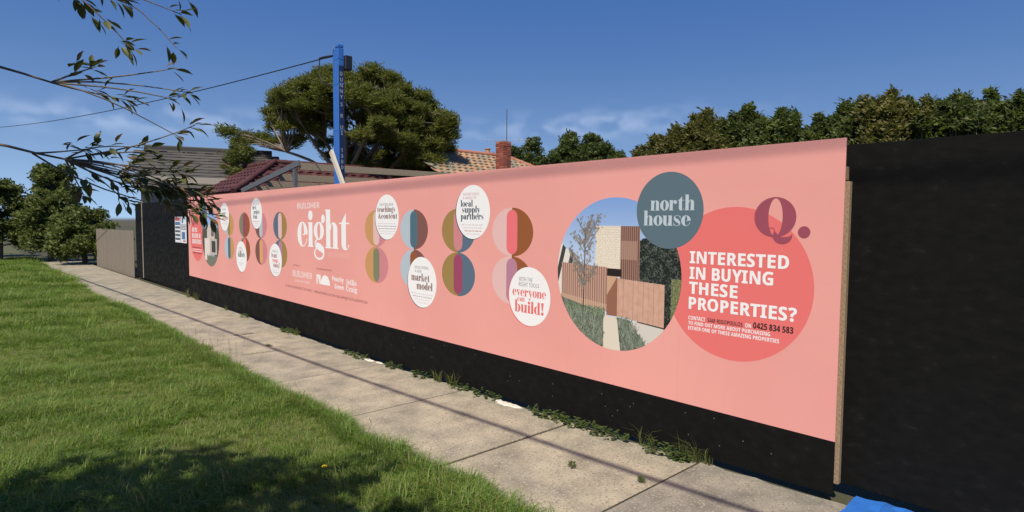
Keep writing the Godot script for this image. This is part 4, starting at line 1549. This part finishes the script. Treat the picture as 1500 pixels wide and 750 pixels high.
func houses() -> void:
	var r := RandomNumberGenerator.new()
	r.seed = 301
	# --- house with weathered terracotta tiles and the brick chimney ---
	var terra := []
	for q in [[0.36, 0.22, 0.13], [0.27, 0.215, 0.145], [0.42, 0.25, 0.15], [0.23, 0.20, 0.14], [0.32, 0.24, 0.16], [0.24, 0.225, 0.165]]:
		terra.append(grain(lin(q[0] * 0.8, q[1] * 0.8, q[2] * 0.8), lin(q[0] * 1.15, q[1] * 1.15, q[2] * 1.15), 1.6, 150 + terra.size(), 0.9, 0.05))
	var cap_m := [mat(lin(0.36, 0.13, 0.085), 0.85), mat(lin(0.42, 0.17, 0.11), 0.85)]
	var hs := thing("tiled_house", "house with a weathered brown terracotta tile roof and a red brick chimney", "house", Vector3(-20.0, -0.2, -12.5))
	var off := hs.position
	var ridge := Vector3(-20.0, 4.72, -8.6) - off
	var slope := Vector3(3.3, -1.78, 0).normalized()
	var back := Vector3(0, 0, -1)
	var len := 3.75
	tiles(hs, ridge, back, slope, PackedVector2Array([Vector2(0, 0), Vector2(5.2, 0), Vector2(8.4, len), Vector2(0, len)]), 0.30, 0.34, tile_mesh(0.30, 0.36, 0.03), terra, r)
	caps(hs, ridge + Vector3(0, 0.03, 0.1), ridge + back * 5.2 + Vector3(0, 0.03, 0), 0.11, cap_m, r)
	var rend := ridge + back * 5.2
	caps(hs, rend + Vector3(0, 0.03, 0), rend + slope * len + back * 3.2 + Vector3(0, 0.03, 0), 0.1, cap_m, r)
	# far slopes and walls, plain
	var st := begin()
	var e0 := ridge + Vector3(-3.3, -1.78, 0)
	quad(st, ridge + Vector3(0, -0.03, 0), ridge + back * 5.2 + Vector3(0, -0.03, 0), e0 + back * 8.4, e0)
	tri(st, rend + Vector3(0, -0.03, 0), rend + slope * len + back * 3.2, e0 + back * 8.4, Vector3(0, 1, -1).normalized())
	mi("rear_slope", st.commit(), terra[1], hs)
	var brick := [mat(lin(0.26, 0.075, 0.05), 0.9), mat(lin(0.32, 0.095, 0.06), 0.9), mat(lin(0.21, 0.06, 0.045), 0.9), mat(lin(0.36, 0.13, 0.085), 0.9)]
	var mortar := mat(lin(0.28, 0.2, 0.16), 0.95)
	st = begin()
	bx(st, Vector3(-20.0, 1.35, -12.9) - off, Vector3(5.8, 3.1, 8.2), Basis.IDENTITY, 0.01)
	mi("wall", st.commit(), mat(lin(0.26, 0.12, 0.085), 0.9), hs)
	brick_stack(hs, Vector3(-17.93, 0, -11.77) - off * Vector3(1, 0, 1), 0.44, 3.45 - off.y, 5.03 - off.y, brick, mortar, r)
	brick_stack(hs, Vector3(-20.6, 0, -13.2) - off * Vector3(1, 0, 1), 0.36, 4.2 - off.y, 4.78 - off.y, brick, mortar, r)
	st = begin()
	lathe(st, Vector3(-20.6, 4.78, -13.2) - off, [[0.16, 0.0], [0.15, 0.05], [0.115, 0.1], [0.10, 0.26], [0.13, 0.29], [0.13, 0.33], [0.09, 0.33], [0.08, 0.1]], 14)
	mi("chimney_pot", st.commit(), mat(lin(0.5, 0.24, 0.11), 0.85), hs)
	# antenna on the chimney
	var al := mat(lin(0.3, 0.32, 0.36), 0.45, 0.6)
	var an := thing("antenna", "slim television antenna mast strapped to the brick chimney", "antenna", Vector3(-17.88, 4.98, -11.9))
	st = begin()
	tube(st, [Vector3(0, -0.3, 0), Vector3(0.0, 0.7, 0), Vector3(0.0, 1.36, 0)], [0.02, 0.018, 0.016], 8)
	mi("mast", st.commit(), mat(lin(0.09, 0.1, 0.14), 0.5), an)
	st = begin()
	var ax := Vector3(0.68, 0.02, -0.73)
	tube(st, [ax * -0.9 + Vector3(0, 0.14, 0), ax * 0.9 + Vector3(0, 0.12, 0)], [0.007, 0.007], 6)
	for i in 6:
		var pp := ax * (-0.8 + i * 0.32) + Vector3(0, 0.13, 0)
		var sd := Vector3(0.73, 0.12, 0.68) * (0.34 - absf(i - 2.5) * 0.03)
		tube(st, [pp - sd, pp + sd], [0.004, 0.004], 5)
	mi("yagi_rods", st.commit(), al, an)
	# --- house with the maroon hip roof ---
	var mar := []
	for q in [[0.062, 0.016, 0.016], [0.075, 0.02, 0.02], [0.05, 0.014, 0.016], [0.09, 0.032, 0.028]]:
		mar.append(grain(lin(q[0] * 0.8, q[1] * 0.8, q[2] * 0.8), lin(q[0] * 1.2, q[1] * 1.2, q[2] * 1.2), 1.4, 160 + mar.size(), 0.7, 0.05))
	var mh := thing("maroon_house", "low house with a maroon tiled hip roof behind the carport frame", "house", Vector3(-20.6, -0.3, -4.5))
	off = mh.position
	var A := Vector3(-18.12, 2.62, -1.53) - off
	var ap := A + Vector3(-1.95, 1.10, -1.95)
	var dn := Vector3(0, -1.10, 1.95).normalized()
	var dl := Vector3(0, 1.10, 1.95).length()
	var mt := tile_mesh(0.32, 0.36, 0.03)
	# front slope: local along +x from the left hip top
	tiles(mh, ap, Vector3(1, 0, 0), dn, PackedVector2Array([Vector2(-2.6, 0), Vector2(0, 0), Vector2(1.95, dl), Vector2(-4.55, dl)]), 0.32, 0.36, mt, mar, r)
	var dn2 := Vector3(1.95, -1.10, 0).normalized()
	tiles(mh, ap, Vector3(0, 0, 1), dn2, PackedVector2Array([Vector2(-4.0, 0), Vector2(0, 0), Vector2(1.95, dl), Vector2(-4.0, dl)]), 0.32, 0.36, mt, mar, r)
	caps(mh, A + Vector3(0, 0.05, 0), ap + Vector3(0, 0.05, 0), 0.1, [mar[1], mar[3]], r)
	caps(mh, A + Vector3(-6.5, 0.05, 0), ap + Vector3(-2.6, 0.05, 0), 0.1, [mar[1], mar[3]], r)
	caps(mh, ap + Vector3(-2.6, 0.05, 0), ap + Vector3(0, 0.05, 0), 0.1, [mar[1], mar[3]], r)
	caps(mh, ap + Vector3(0, 0.05, 0), ap + Vector3(0, 0.05, -4.0), 0.1, [mar[1], mar[3]], r)
	st = begin()
	bx(st, Vector3(-21.3, 1.1, -4.2) - off, Vector3(5.9, 2.95, 4.9), Basis.IDENTITY, 0.01)
	mi("wall", st.commit(), mat(lin(0.4, 0.36, 0.3), 0.9), mh)
	# --- grey roofed house further along ---
	var gm := []
	for q in [[0.075, 0.07, 0.063], [0.085, 0.078, 0.07], [0.066, 0.061, 0.056]]:
		gm.append(grain(lin(q[0] * 0.85, q[1] * 0.85, q[2] * 0.85), lin(q[0] * 1.2, q[1] * 1.2, q[2] * 1.2), 1.2, 170 + gm.size(), 0.8, 0.05))
	var gh := thing("grey_house", "house with a long dark grey roof beyond the maroon one", "house", Vector3(-28.0, -0.3, -3.6))
	off = gh.position
	var ro := Vector3(-25.6, 4.47, -1.2) - off
	var along := Vector3(1.8, 0, -5.6).normalized()
	ro -= along * 0.4
	var down := Vector3(along.z * -1.0, -0.5, along.x).normalized()
	var gdl := 3.6
	var ph := tile_mesh(0.62, 0.34, 0.006)
	tiles(gh, ro, along, down, PackedVector2Array([Vector2(0, 0), Vector2(4.4, 0), Vector2(4.4, gdl), Vector2(0, gdl)]), 0.62, 0.32, ph, gm, r)
	st = begin()
	bar(st, ro + Vector3(0, 0.02, 0), ro + along * 4.4 + Vector3(0, 0.02, 0), 0.3, 0.14)
	mi("ridge_beam", st.commit(), mat(lin(0.045, 0.045, 0.05), 0.7), gh)
	st = begin()
	bar(st, ro + Vector3(0, 0.11, 0), ro + along * 4.4 + Vector3(0, 0.11, 0), 0.22, 0.045)
	mi("ridge_flashing", st.commit(), mat(lin(0.12, 0.115, 0.105), 0.7), gh)
	st = begin()
	var w0 := ro + along * 2.2 + Vector3(down.x, 0, down.z) * 1.2 - Vector3(0, 2.9, 0)
	bar(st, w0 - along * 2.0, w0 + along * 2.0, 3.6, 3.4)
	mi("wall", st.commit(), mat(lin(0.36, 0.33, 0.28), 0.9), gh)

# ---------- trees ----------
# a sprig: leaves fanned round a short twig, length about 1
func sprig(seed_: int, leaves: int, ll: float, lw: float, spread: float) -> ArrayMesh:
	var r := RandomNumberGenerator.new()
	r.seed = seed_
	var st := begin()
	for i in leaves:
		var a := r.randf() * TAU
		var up := r.randf_range(-0.3, 1.1)
		var d := Vector3(cos(a), up, sin(a)).normalized()
		var p := Vector3(r.randf_range(-1, 1), r.randf_range(-0.6, 0.8), r.randf_range(-1, 1)) * spread
		var s := d.cross(Vector3(r.randf_range(-1, 1), r.randf_range(-1, 1), r.randf_range(-1, 1)).normalized()).normalized() * lw * 0.5
		var n := s.cross(d).normalized()
		if n.y < 0:
			n = -n
		var l := ll * r.randf_range(0.7, 1.2)
		var c := Color(1, 1, 1) * r.randf_range(0.62, 1.0)
		st.set_color(c)
		tri(st, p, p + d * l * 0.5 + s, p + d * l, n)
		tri(st, p, p + d * l, p + d * l * 0.5 - s, n)
	return st.commit()

func leaf_mat(back: Color, rough := 0.55) -> StandardMaterial3D:
	var m := StandardMaterial3D.new()
	m.vertex_color_use_as_albedo = true
	m.roughness = rough
	m.metallic_specular = 0.35
	m.backlight_enabled = true
	m.backlight = back
	m.cull_mode = BaseMaterial3D.CULL_DISABLED
	return m

func limb(st: SurfaceTool, a: Vector3, b: Vector3, r0: float, r1: float, bend: float, r: RandomNumberGenerator, sides := 7) -> Vector3:
	var pts := []
	var rad := []
	var k := Vector3(r.randf_range(-1, 1), r.randf_range(-0.3, 1.0), r.randf_range(-1, 1)) * bend * a.distance_to(b)
	for i in 7:
		var t := i / 6.0
		pts.append(a.lerp(b, t) + k * sin(t * PI) + Vector3(r.randf_range(-1, 1), r.randf_range(-1, 1), r.randf_range(-1, 1)) * r0 * 0.25 * (1.0 if i in range(1, 6) else 0.0))
		rad.append(lerpf(r0, r1, t))
	tube(st, pts, rad, sides)
	return pts[3]

# fill a clump (flattened ball) with sprigs; more towards its upper skin
func clump(c: Vector3, rx: float, ry: float, count: int, size: float, tone_a: Color, tone_b: Color, r: RandomNumberGenerator, places: Array, cols: Array) -> void:
	for i in count:
		var d := Vector3(r.randfn(), r.randfn(), r.randfn()).normalized() * pow(r.randf(), 0.45)
		if d.y < -0.2 and r.randf() < 0.6:
			d.y = -d.y
		var p := c + Vector3(d.x * rx, d.y * ry, d.z * rx)
		var s := size * r.randf_range(0.5, 1.45)
		var B := Basis(Vector3(r.randf_range(-1, 1), 0.3, r.randf_range(-1, 1)).normalized(), r.randf_range(-0.7, 0.7)) * Basis(Vector3.UP, r.randf() * TAU)
		places.append(Transform3D(B.scaled(Vector3(s, s, s)), p))
		cols.append(tone_a.lerp(tone_b, r.randf()))

func trees_behind() -> void:
	var r := RandomNumberGenerator.new()
	r.seed = 701
	# --- the wide spreading tree ---
	var bark := grain(lin(0.15, 0.12, 0.095), lin(0.26, 0.21, 0.165), 2.0, 201, 0.95, 0.04, 0.6)
	var root := thing("spreading_tree", "wide spreading evergreen tree with bare inner limbs behind the blue pole", "tree", Vector3(-22.25, -0.25, -7.2))
	var off := root.position
	var R := Vector3(0.463, 0.0, -0.886)
	var D := Vector3(-0.886, 0.0, -0.463)
	var at := func(px: float, py: float, depth: float) -> Vector3:
		# sideways (1 unit = 0.0292 m from the trunk line) and height of a point of the crown, depth in metres
		return R * ((px - 507.0) * 0.0292) + D * depth + Vector3(0, 4.1 + (240.0 - py) * 0.0271 + 0.25, 0)
	var cl := []
	# dome shell
	for i in 190:
		var az := r.randf() * TAU
		var el := asin(r.randf_range(-0.12, 1.0))
		var side := cos(az) * cos(el)
		var dep := sin(az) * cos(el)
		var k := r.randf_range(0.8, 1.0)
		var px := 526.0 + side * 120.0 * k
		var py := 212.0 - sin(el) * 106.0 * k + (12.0 if side < -0.7 else 0.0)
		if px < 470.0 and py > 178.0:
			continue
		if px < 520.0 and dep < 0.2 and py > 168.0:
			continue
		cl.append([at.call(px, py, dep * 3.3 * k), r.randf_range(0.36, 0.6)])
	# heavier right flank reaching low
	for i in 40:
		cl.append([at.call(r.randf_range(560.0, 640.0), r.randf_range(168.0, 246.0), r.randf_range(-2.2, 2.6)), r.randf_range(0.42, 0.66)])
	for i in 14:
		cl.append([at.call(r.randf_range(515.0, 600.0), r.randf_range(222.0, 250.0), r.randf_range(-0.6, 2.5)), r.randf_range(0.4, 0.6)])
	for i in 46:
		var qx := r.randf_range(402.0, 505.0)
		var qy := r.randf_range(104.0, 182.0)
		if pow((qx - 515.0) / 120.0, 2.0) + pow((qy - 205.0) / 108.0, 2.0) < 0.92:
			cl.append([at.call(qx, qy, r.randf_range(-1.6, 1.6)), r.randf_range(0.34, 0.55)])
	# loose inner tufts
	for i in 22:
		cl.append([at.call(r.randf_range(430.0, 600.0), r.randf_range(140.0, 205.0), r.randf_range(-1.0, 2.5)), r.randf_range(0.25, 0.42)])
	# low arms to the left
	for q in [[362, 205], [374, 200], [388, 205], [398, 203], [381, 210], [408, 212], [370, 214], [431, 196], [440, 190], [452, 200], [446, 208], [428, 208], [437, 214], [462, 192], [412, 180], [405, 168], [418, 160], [408, 190]]:
		cl.append([at.call(q[0], q[1], r.randf_range(-1.2, 1.2)), r.randf_range(0.26, 0.46)])
	var st := begin()
	var f0 := Vector3.ZERO
	var fork: Vector3 = at.call(505.0, 262.0, 0.0)
	limb(st, f0, fork, 0.34, 0.26, 0.02, r, 10)
	var mains := []
	for q in [[478, 205, 0.5], [505, 190, -0.8], [530, 185, 0.8], [560, 195, -0.3], [590, 205, 1.0], [470, 222, -0.5], [520, 200, 1.6], [545, 180, -1.6]]:
		var e: Vector3 = at.call(q[0], q[1], q[2])
		limb(st, fork + Vector3(r.randf_range(-0.1, 0.1), -0.1, r.randf_range(-0.1, 0.1)), e, 0.11, 0.06, 0.08, r, 8)
		mains.append(e)
	var arm: Vector3 = at.call(430.0, 226.0, -0.3)
	limb(st, fork + Vector3(0, -0.2, 0), arm, 0.075, 0.05, 0.06, r)
	mains.append(arm)
	for q in cl:
		var best := INF
		var from := fork
		for m in mains:
			var dd: float = m.distance_to(q[0])
			if q[0].y < m.y - 0.3:
				dd *= 1.4
			if dd < best:
				best = dd
				from = m
		var mid := limb(st, from, q[0], 0.045, 0.012, 0.10, r, 5)
		for j in 2:
			limb(st, mid, q[0] + Vector3(r.randf_range(-1, 1), r.randf_range(-0.2, 0.7), r.randf_range(-1, 1)) * q[1], 0.02, 0.006, 0.12, r, 4)
	mi("trunk", st.commit(), bark, root)
	var places := []
	var cols := []
	for q in cl:
		clump(q[0], q[1], q[1] * 0.5, int(150.0 * q[1] * q[1] / 0.3), 0.17, Color(0.13, 0.15, 0.035), Color(0.28, 0.29, 0.075), r, places, cols)
	scatter("crown", sprig(5, 11, 0.9, 0.17, 0.55), places, cols, leaf_mat(lin(0.9, 1.0, 0.4)), root)
	# --- small dark tree left of it ---
	var bs := thing("slender_tree", "small slender evergreen rising between the roofs", "tree", Vector3(-22.9, -0.3, -3.2))
	st = begin()
	limb(st, Vector3.ZERO, Vector3(0.05, 4.2, 0), 0.09, 0.04, 0.02, r)
	places = []
	cols = []
	for i in 30:
		var t := r.randf()
		var c := Vector3(r.randf_range(-1, 1) * 0.42, 2.6 + t * 2.2, r.randf_range(-1, 1) * 0.42) * Vector3(1.0 - t * 0.35, 1, 1.0 - t * 0.35)
		limb(st, Vector3(0.03, minf(c.y - 0.3, 4.1), 0), c, 0.02, 0.006, 0.1, r, 4)
		clump(c, 0.30, 0.25, 90, 0.13, Color(0.12, 0.145, 0.04), Color(0.26, 0.29, 0.10), r, places, cols)
	mi("trunk", st.commit(), bark, bs)
	scatter("crown", sprig(6, 10, 0.9, 0.2, 0.5), places, cols, leaf_mat(lin(0.8, 0.9, 0.35)), bs)
	# --- row of dark bushy trees far behind the tiled house ---
	var sp3 := sprig(7, 10, 0.9, 0.34, 0.5)
	var lm := leaf_mat(lin(0.8, 0.9, 0.35))
	for q in [[-31.6, -23.4, 6.6], [-30.75, -24.4, 6.9], [-29.9, -25.3, 7.5], [-29.2, -26.0, 6.4], [-28.6, -26.5, 6.9], [-28.05, -27.0, 7.95], [-27.3, -27.6, 7.1], [-26.85, -28.0, 7.8], [-26.3, -28.5, 7.2], [-25.6, -29.0, 6.6], [-24.9, -29.7, 5.9]]:
		var t := thing("dark_tree", "dark bushy pointed tree in the row behind the brick chimney", "tree", Vector3(q[0], -0.5, q[1]), "row of dark trees behind the tiled house")
		st = begin()
		var H: float = q[2] + 0.5
		limb(st, Vector3.ZERO, Vector3(0, H * 0.85, 0), 0.14, 0.05, 0.01, r)
		places = []
		cols = []
		for i in 46:
			var f := pow(r.randf(), 0.8)
			var wd := 1.15 * sqrt(1.0 - f * 0.88)
			var a := r.randf() * TAU
			var c := Vector3(cos(a) * wd * r.randf_range(0.3, 1.0), H * (0.35 + 0.62 * f), sin(a) * wd * r.randf_range(0.3, 1.0))
			limb(st, Vector3(0, c.y - 0.5, 0), c, 0.03, 0.01, 0.05, r, 4)
			clump(c, 0.42, 0.42, 44, 0.21, Color(0.09, 0.125, 0.05), Color(0.22, 0.27, 0.11), r, places, cols)
		mi("trunk", st.commit(), bark, t)
		scatter("crown", sp3, places, cols, lm, t)
	# --- dense leafy trees behind the near end ---
	var sp4 := sprig(8, 9, 1.0, 0.42, 0.6)
	for q in [[-9.5, -9.8, 4.2, 0.6, 0], [-9.05, -10.2, 4.6, 0.7, 0], [-8.35, -10.6, 5.0, 0.85, 0], [-7.5, -11.0, 5.1, 0.85, 1], [-6.85, -11.4, 4.95, 0.7, 1], [-6.15, -11.7, 4.4, 0.85, 1], [-5.45, -11.9, 5.0, 0.8, 1], [-4.5, -12.0, 5.2, 0.9, 0], [-3.6, -12.4, 5.0, 0.9, 1], [-2.6, -12.2, 4.9, 0.9, 1], [-1.5, -12.6, 4.4, 0.9, 0]]:
		var t := thing("leafy_tree", ["dense olive green leafy tree with bronze tips above the hoarding", "dense dark green leafy tree with upright shoots above the hoarding"][q[4]], "tree", Vector3(q[0], 0.0, q[1]), "olive trees behind the near end" if q[4] == 0 else "green trees behind the near end")
		st = begin()
		var H: float = q[2]
		limb(st, Vector3.ZERO, Vector3(0, H * 0.75, 0), 0.12, 0.05, 0.02, r)
		places = []
		cols = []
		var tone_a := Color(0.13, 0.14, 0.05) if q[4] == 0 else Color(0.095, 0.13, 0.05)
		var tone_b := Color(0.34, 0.31, 0.12) if q[4] == 0 else Color(0.24, 0.28, 0.10)
		for i in 96:
			var a := r.randf() * TAU
			var f := r.randf()
			var wd: float = q[3] * sqrt(clampf(1.02 - f * f * 0.85, 0.05, 1.0)) * r.randf_range(0.55, 1.0)
			var c := Vector3(cos(a) * wd, H * (0.4 + 0.45 * f), sin(a) * wd)
			limb(st, Vector3(0, c.y - 0.45, 0), c, 0.025, 0.008, 0.05, r, 4)
			clump(c, 0.30, 0.30, 46, 0.115, tone_a, tone_b, r, places, cols)
		# upright shoots on top
		for i in 20:
			var a := r.randf() * TAU
			var wd: float = q[3] * r.randf_range(0.0, 0.95)
			var b := Vector3(cos(a) * wd, H * 0.84 - wd * 0.25, sin(a) * wd)
			var steps := r.randi_range(2, 5)
			for j in steps:
				clump(b + Vector3(r.randf_range(-0.03, 0.03), j * 0.13, r.randf_range(-0.03, 0.03)), 0.16 - j * 0.022, 0.14, 18, 0.1, tone_a, tone_b, r, places, cols)
			limb(st, b - Vector3(0, 0.4, 0), b + Vector3(0, 0.45, 0), 0.012, 0.005, 0.03, r, 4)
		mi("trunk", st.commit(), bark, t)
		scatter("crown", sp4, places, cols, lm, t)

# ---------- the street side, mostly outside the picture ----------
const SAG := 0.5

# one big glossy leaf, length 1 along +x, folded a little
func big_leaf() -> ArrayMesh:
	var st := begin()
	var prof := [[0.0, 0.012], [0.14, 0.02], [0.3, 0.13], [0.5, 0.185], [0.72, 0.15], [0.9, 0.05], [1.0, 0.004]]
	for i in prof.size() - 1:
		var a: Array = prof[i]
		var b: Array = prof[i + 1]
		var ya: float = -0.16 * a[0] * a[0]
		var yb: float = -0.16 * b[0] * b[0]
		for s in [-1.0, 1.0]:
			quad(st, Vector3(a[0], ya, 0), Vector3(b[0], yb, 0), Vector3(b[0], yb + b[1] * 0.35, s * b[1]), Vector3(a[0], ya + a[1] * 0.35, s * a[1]))
	st.index()
	return st.commit()

func leaf_whorl(p: Vector3, dir: Vector3, n: int, len: float, r: RandomNumberGenerator, places: Array, cols: Array) -> void:
	var s := dir.cross(Vector3(0.3, 0.9, 0.2)).normalized()
	var u := s.cross(dir).normalized()
	for i in n:
		var a := TAU * i / n + r.randf_range(-0.4, 0.4)
		var open := r.randf_range(0.35, 1.25)
		var d := (dir * cos(open) + (s * cos(a) + u * sin(a)) * sin(open)).normalized()
		var z := d.cross(Vector3.UP + Vector3(r.randf_range(-0.4, 0.4), 0, r.randf_range(-0.4, 0.4))).normalized()
		var y := z.cross(d).normalized()
		var l := len * r.randf_range(0.7, 1.15)
		places.append(Transform3D(Basis(d * l, y * l, z * l), p + d * 0.012 - dir * r.randf_range(0.0, 0.06)))
		var c := Color(0.06, 0.075, 0.025).lerp(Color(0.13, 0.14, 0.05), r.randf())
		if r.randf() < 0.16:
			c = Color(0.16, 0.10, 0.05)
		cols.append(c)

func street_side() -> void:
	var r := RandomNumberGenerator.new()
	r.seed = 808
	# power cables over the path: their shadows fall along it and along the top of the hoarding
	var black := mat(lin(0.012, 0.012, 0.013), 0.6)
	var cabs := [[Vector3(-11.75, 5.88, 4.9), Vector3(0.35, 6.02, 4.48), 0.026, "thick twisted street power cable strung over the grass strip"], [Vector3(-12.84, 8.73, 4.264), Vector3(0.56, 8.935, 4.264), 0.0125, "thin street power cable strung high over the grass strip"]]
	for c in cabs:
		var d: Vector3 = (c[1] - c[0]) / (c[1].x - c[0].x)
		var a: Vector3 = c[0] + d * (-45.0 - c[0].x)
		var b: Vector3 = c[0] + d * (16.0 - c[0].x)
		var st := begin()
		tube(st, [a, c[0], c[1], b], [c[2], c[2], c[2], c[2]], 8)
		tag(mi("street_cable", st.commit(), black), c[3], "cable")
	var wood := grain(lin(0.14, 0.11, 0.085), lin(0.22, 0.18, 0.14), 1.5, 211, 0.95, 0.04, 0.4)
	for q in [[-45.15, 5.6, "grey timber street power pole far along the grass strip"], [16.15, 4.3, "grey timber street power pole near the plain black wall"]]:
		var p := thing("street_pole", q[2], "power pole", Vector3(q[0], ground(q[0]) - 0.05, q[1]))
		var st := begin()
		tube(st, [Vector3.ZERO, Vector3(0, 5, 0), Vector3(0, 10.2, 0)], [0.16, 0.14, 0.11], 12)
		mi("post", st.commit(), wood, p)
		st = begin()
		bx(st, Vector3(0.1, 9.2, 0), Vector3(0.1, 0.12, 2.0), Basis.IDENTITY, 0.006)
		mi("crossarm", st.commit(), wood, p)
	# street tree whose outer twigs reach into the picture and whose crown shades the near grass
	var bark := grain(lin(0.10, 0.085, 0.065), lin(0.18, 0.15, 0.115), 3.0, 212, 0.95, 0.04, 0.5)
	var t := thing("street_tree", "street tree with large glossy leaves overhanging the grass strip", "tree", Vector3(-2.6, ground(-2.6), 6.0))
	var o := t.position
	var st := begin()
	var fork := Vector3(0.05, 2.0, 0.0)
	limb(st, Vector3(0, -0.05, 0), fork, 0.10, 0.075, 0.02, r, 10)
	var places := []
	var cols := []
	# outer twigs: [x, y, z of the tip, leaves]
	var tips := [[-4.19, 3.12, 3.15, 7], [-4.16, 3.22, 3.10, 4], [-4.24, 2.92, 3.17, 4], [-4.26, 2.80, 3.175, 4], [-4.28, 2.66, 3.09, 7], [-4.31, 2.61, 3.16, 5], [-4.30, 2.46, 3.06, 9], [-4.35, 2.38, 3.14, 4],
		[-4.33, 2.16, 3.14, 7], [-4.36, 2.14, 3.10, 8], [-4.34, 2.02, 3.02, 7], [-4.33, 1.99, 2.98, 7], [-4.34, 1.90, 3.02, 8], [-4.32, 1.86, 2.97, 7], [-4.38, 2.06, 3.16, 7], [-4.36, 1.92, 3.06, 7], [-4.33, 1.95, 2.94, 5], [-4.40, 2.02, 3.2, 6], [-4.28, 2.28, 2.87, 5],
		[-4.45, 2.3, 3.3, 8], [-4.5, 2.6, 3.35, 8], [-4.5, 2.1, 3.35, 8], [-4.5, 1.95, 3.42, 8], [-4.4, 2.9, 3.38, 8], [-4.45, 3.2, 3.4, 8], [-4.6, 2.8, 3.55, 8], [-4.6, 2.3, 3.55, 8], [-4.6, 3.2, 3.6, 8], [-4.7, 2.0, 3.62, 8]]
	var eye := Vector3(0.0, 1.8468, 4.1858)
	var boughs := [[Vector3(-2.9, 2.9, 5.2), Vector3(-3.28, 2.95, 4.4), Vector3(-3.15, 2.88, 3.95)], [Vector3(-2.9, 2.6, 5.2), Vector3(-3.35, 2.5, 4.4), Vector3(-3.2, 2.42, 3.9)], [Vector3(-2.95, 2.4, 5.2), Vector3(-3.4, 2.2, 4.4), Vector3(-3.2, 2.1, 3.86)]]
	for bo in boughs:
		limb(st, fork, bo[0] - o, 0.03, 0.016, 0.05, r, 7)
		limb(st, bo[0] - o, bo[1] - o, 0.016, 0.009, 0.06, r, 7)
		limb(st, bo[1] - o, bo[2] - o, 0.009, 0.004, 0.05, r, 6)
	for q in tips:
		var tip := eye + (Vector3(q[0], q[1], q[2]) - eye) * 0.69
		var from := Vector3.ZERO
		var best := INF
		for bo in boughs:
			for k in 6:
				var c: Vector3 = bo[1].lerp(bo[2], k / 5.0)
				var dd := c.distance_to(tip + Vector3(0, 0.1, 0.15)) + r.randf_range(0.0, 0.15)
				if dd < best:
					best = dd
					from = c
		limb(st, from - o, tip - o, 0.0045, 0.0018, 0.12, r, 5)
		var dir := (tip - from).normalized()
		leaf_whorl(tip - o, dir, q[3] + 1, 0.072, r, places, cols)
		if tip.y < 2.14 or tip.z > 3.55:
			for j in 3:
				leaf_whorl((tip - o).lerp(from - o, 0.10 + j * 0.14) + Vector3(r.randf_range(-0.03, 0.03), r.randf_range(-0.03, 0.03), r.randf_range(-0.03, 0.03)), dir, 4, 0.07, r, places, cols)
	# the crown proper, above and behind
	for i in 620:
		var d := Vector3(r.randfn(), r.randfn(), r.randfn()).normalized() * pow(r.randf(), 0.4)
		var c := Vector3(0.924, 0, -0.383) * d.x * 1.9 + Vector3(0.383, 0, 0.924) * d.z * 1.15 + Vector3(0.2, 3.7 + d.y * 1.0, -0.05)
		if c.z + o.z < 4.32:
			continue
		if i % 3 == 0:
			limb(st, fork.lerp(Vector3(0.2, 3.4, 0.1), r.randf()), c, 0.018, 0.004, 0.08, r, 4)
		for j in 3:
			leaf_whorl(c + Vector3(r.randf_range(-0.14, 0.14), r.randf_range(-0.1, 0.1), r.randf_range(-0.14, 0.14)), Vector3(d.x, 0.5, d.z).normalized(), 8, 0.11, r, places, cols)
	mi("trunk", st.commit(), bark, t)
	scatter("crown", big_leaf(), places, cols, leaf_mat(lin(0.25, 0.32, 0.06), 0.42), t)
	# beyond the black hoarding: a paling fence and a hedge close the street
	var old := grain(lin(0.16, 0.135, 0.105), lin(0.28, 0.24, 0.19), 1.6, 213, 0.95, 0.04, 0.4)
	var f := thing("paling_fence", "weathered grey paling fence beyond the black hoarding", "fence", Vector3(-24.1, ground(-24.1), -0.1))
	for i in 70:
		st = begin()
		var h := 1.65 + r.randf_range(-0.02, 0.02)
		bx(st, Vector3(-0.06 - i * 0.115, h * 0.5 - 0.03 - i * 0.0008, r.randf_range(-0.004, 0.004)), Vector3(0.105, h, 0.016), Basis.IDENTITY, 0.002)
		mi("paling", st.commit(), old, f)
	for y in [0.4, 1.35]:
		st = begin()
		bx(st, Vector3(-4.05, y - 0.03, -0.035), Vector3(8.05, 0.075, 0.04), Basis.IDENTITY, 0.003)
		mi("rail", st.commit(), old, f)
	for q in [[-33.5, 0.2, 2.6], [-36.5, 1.2, 3.4], [-38.5, 3.0, 4.2], [-41.0, 0.6, 5.2], [-43.0, 4.3, 4.6], [-31.0, -3.0, 4.8]]:
		var s := thing("garden_tree", "bushy green garden tree far along the street", "tree", Vector3(q[0], ground(q[0]) - 0.05, q[1]), "garden trees far along the street")
		st = begin()
		limb(st, Vector3.ZERO, Vector3(0, q[2] * 0.7, 0), 0.12, 0.05, 0.02, r)
		places = []
		cols = []
		for i in 46:
			var a := r.randf() * TAU
			var fq := r.randf()
			var wd := 1.25 * sqrt(1.0 - fq * fq * 0.8) * r.randf_range(0.4, 1.0)
			var c := Vector3(cos(a) * wd, q[2] * (0.2 + 0.72 * fq), sin(a) * wd)
			limb(st, Vector3(0, c.y * 0.8, 0), c, 0.025, 0.01, 0.05, r, 4)
			clump(c, 0.42, 0.4, 70, 0.17, Color(0.11, 0.14, 0.04), Color(0.24, 0.28, 0.09), r, places, cols)
		mi("trunk", st.commit(), bark, s)
		scatter("crown", sprig(9, 9, 0.9, 0.36, 0.5), places, cols, leaf_mat(lin(0.8, 0.9, 0.35)), s)
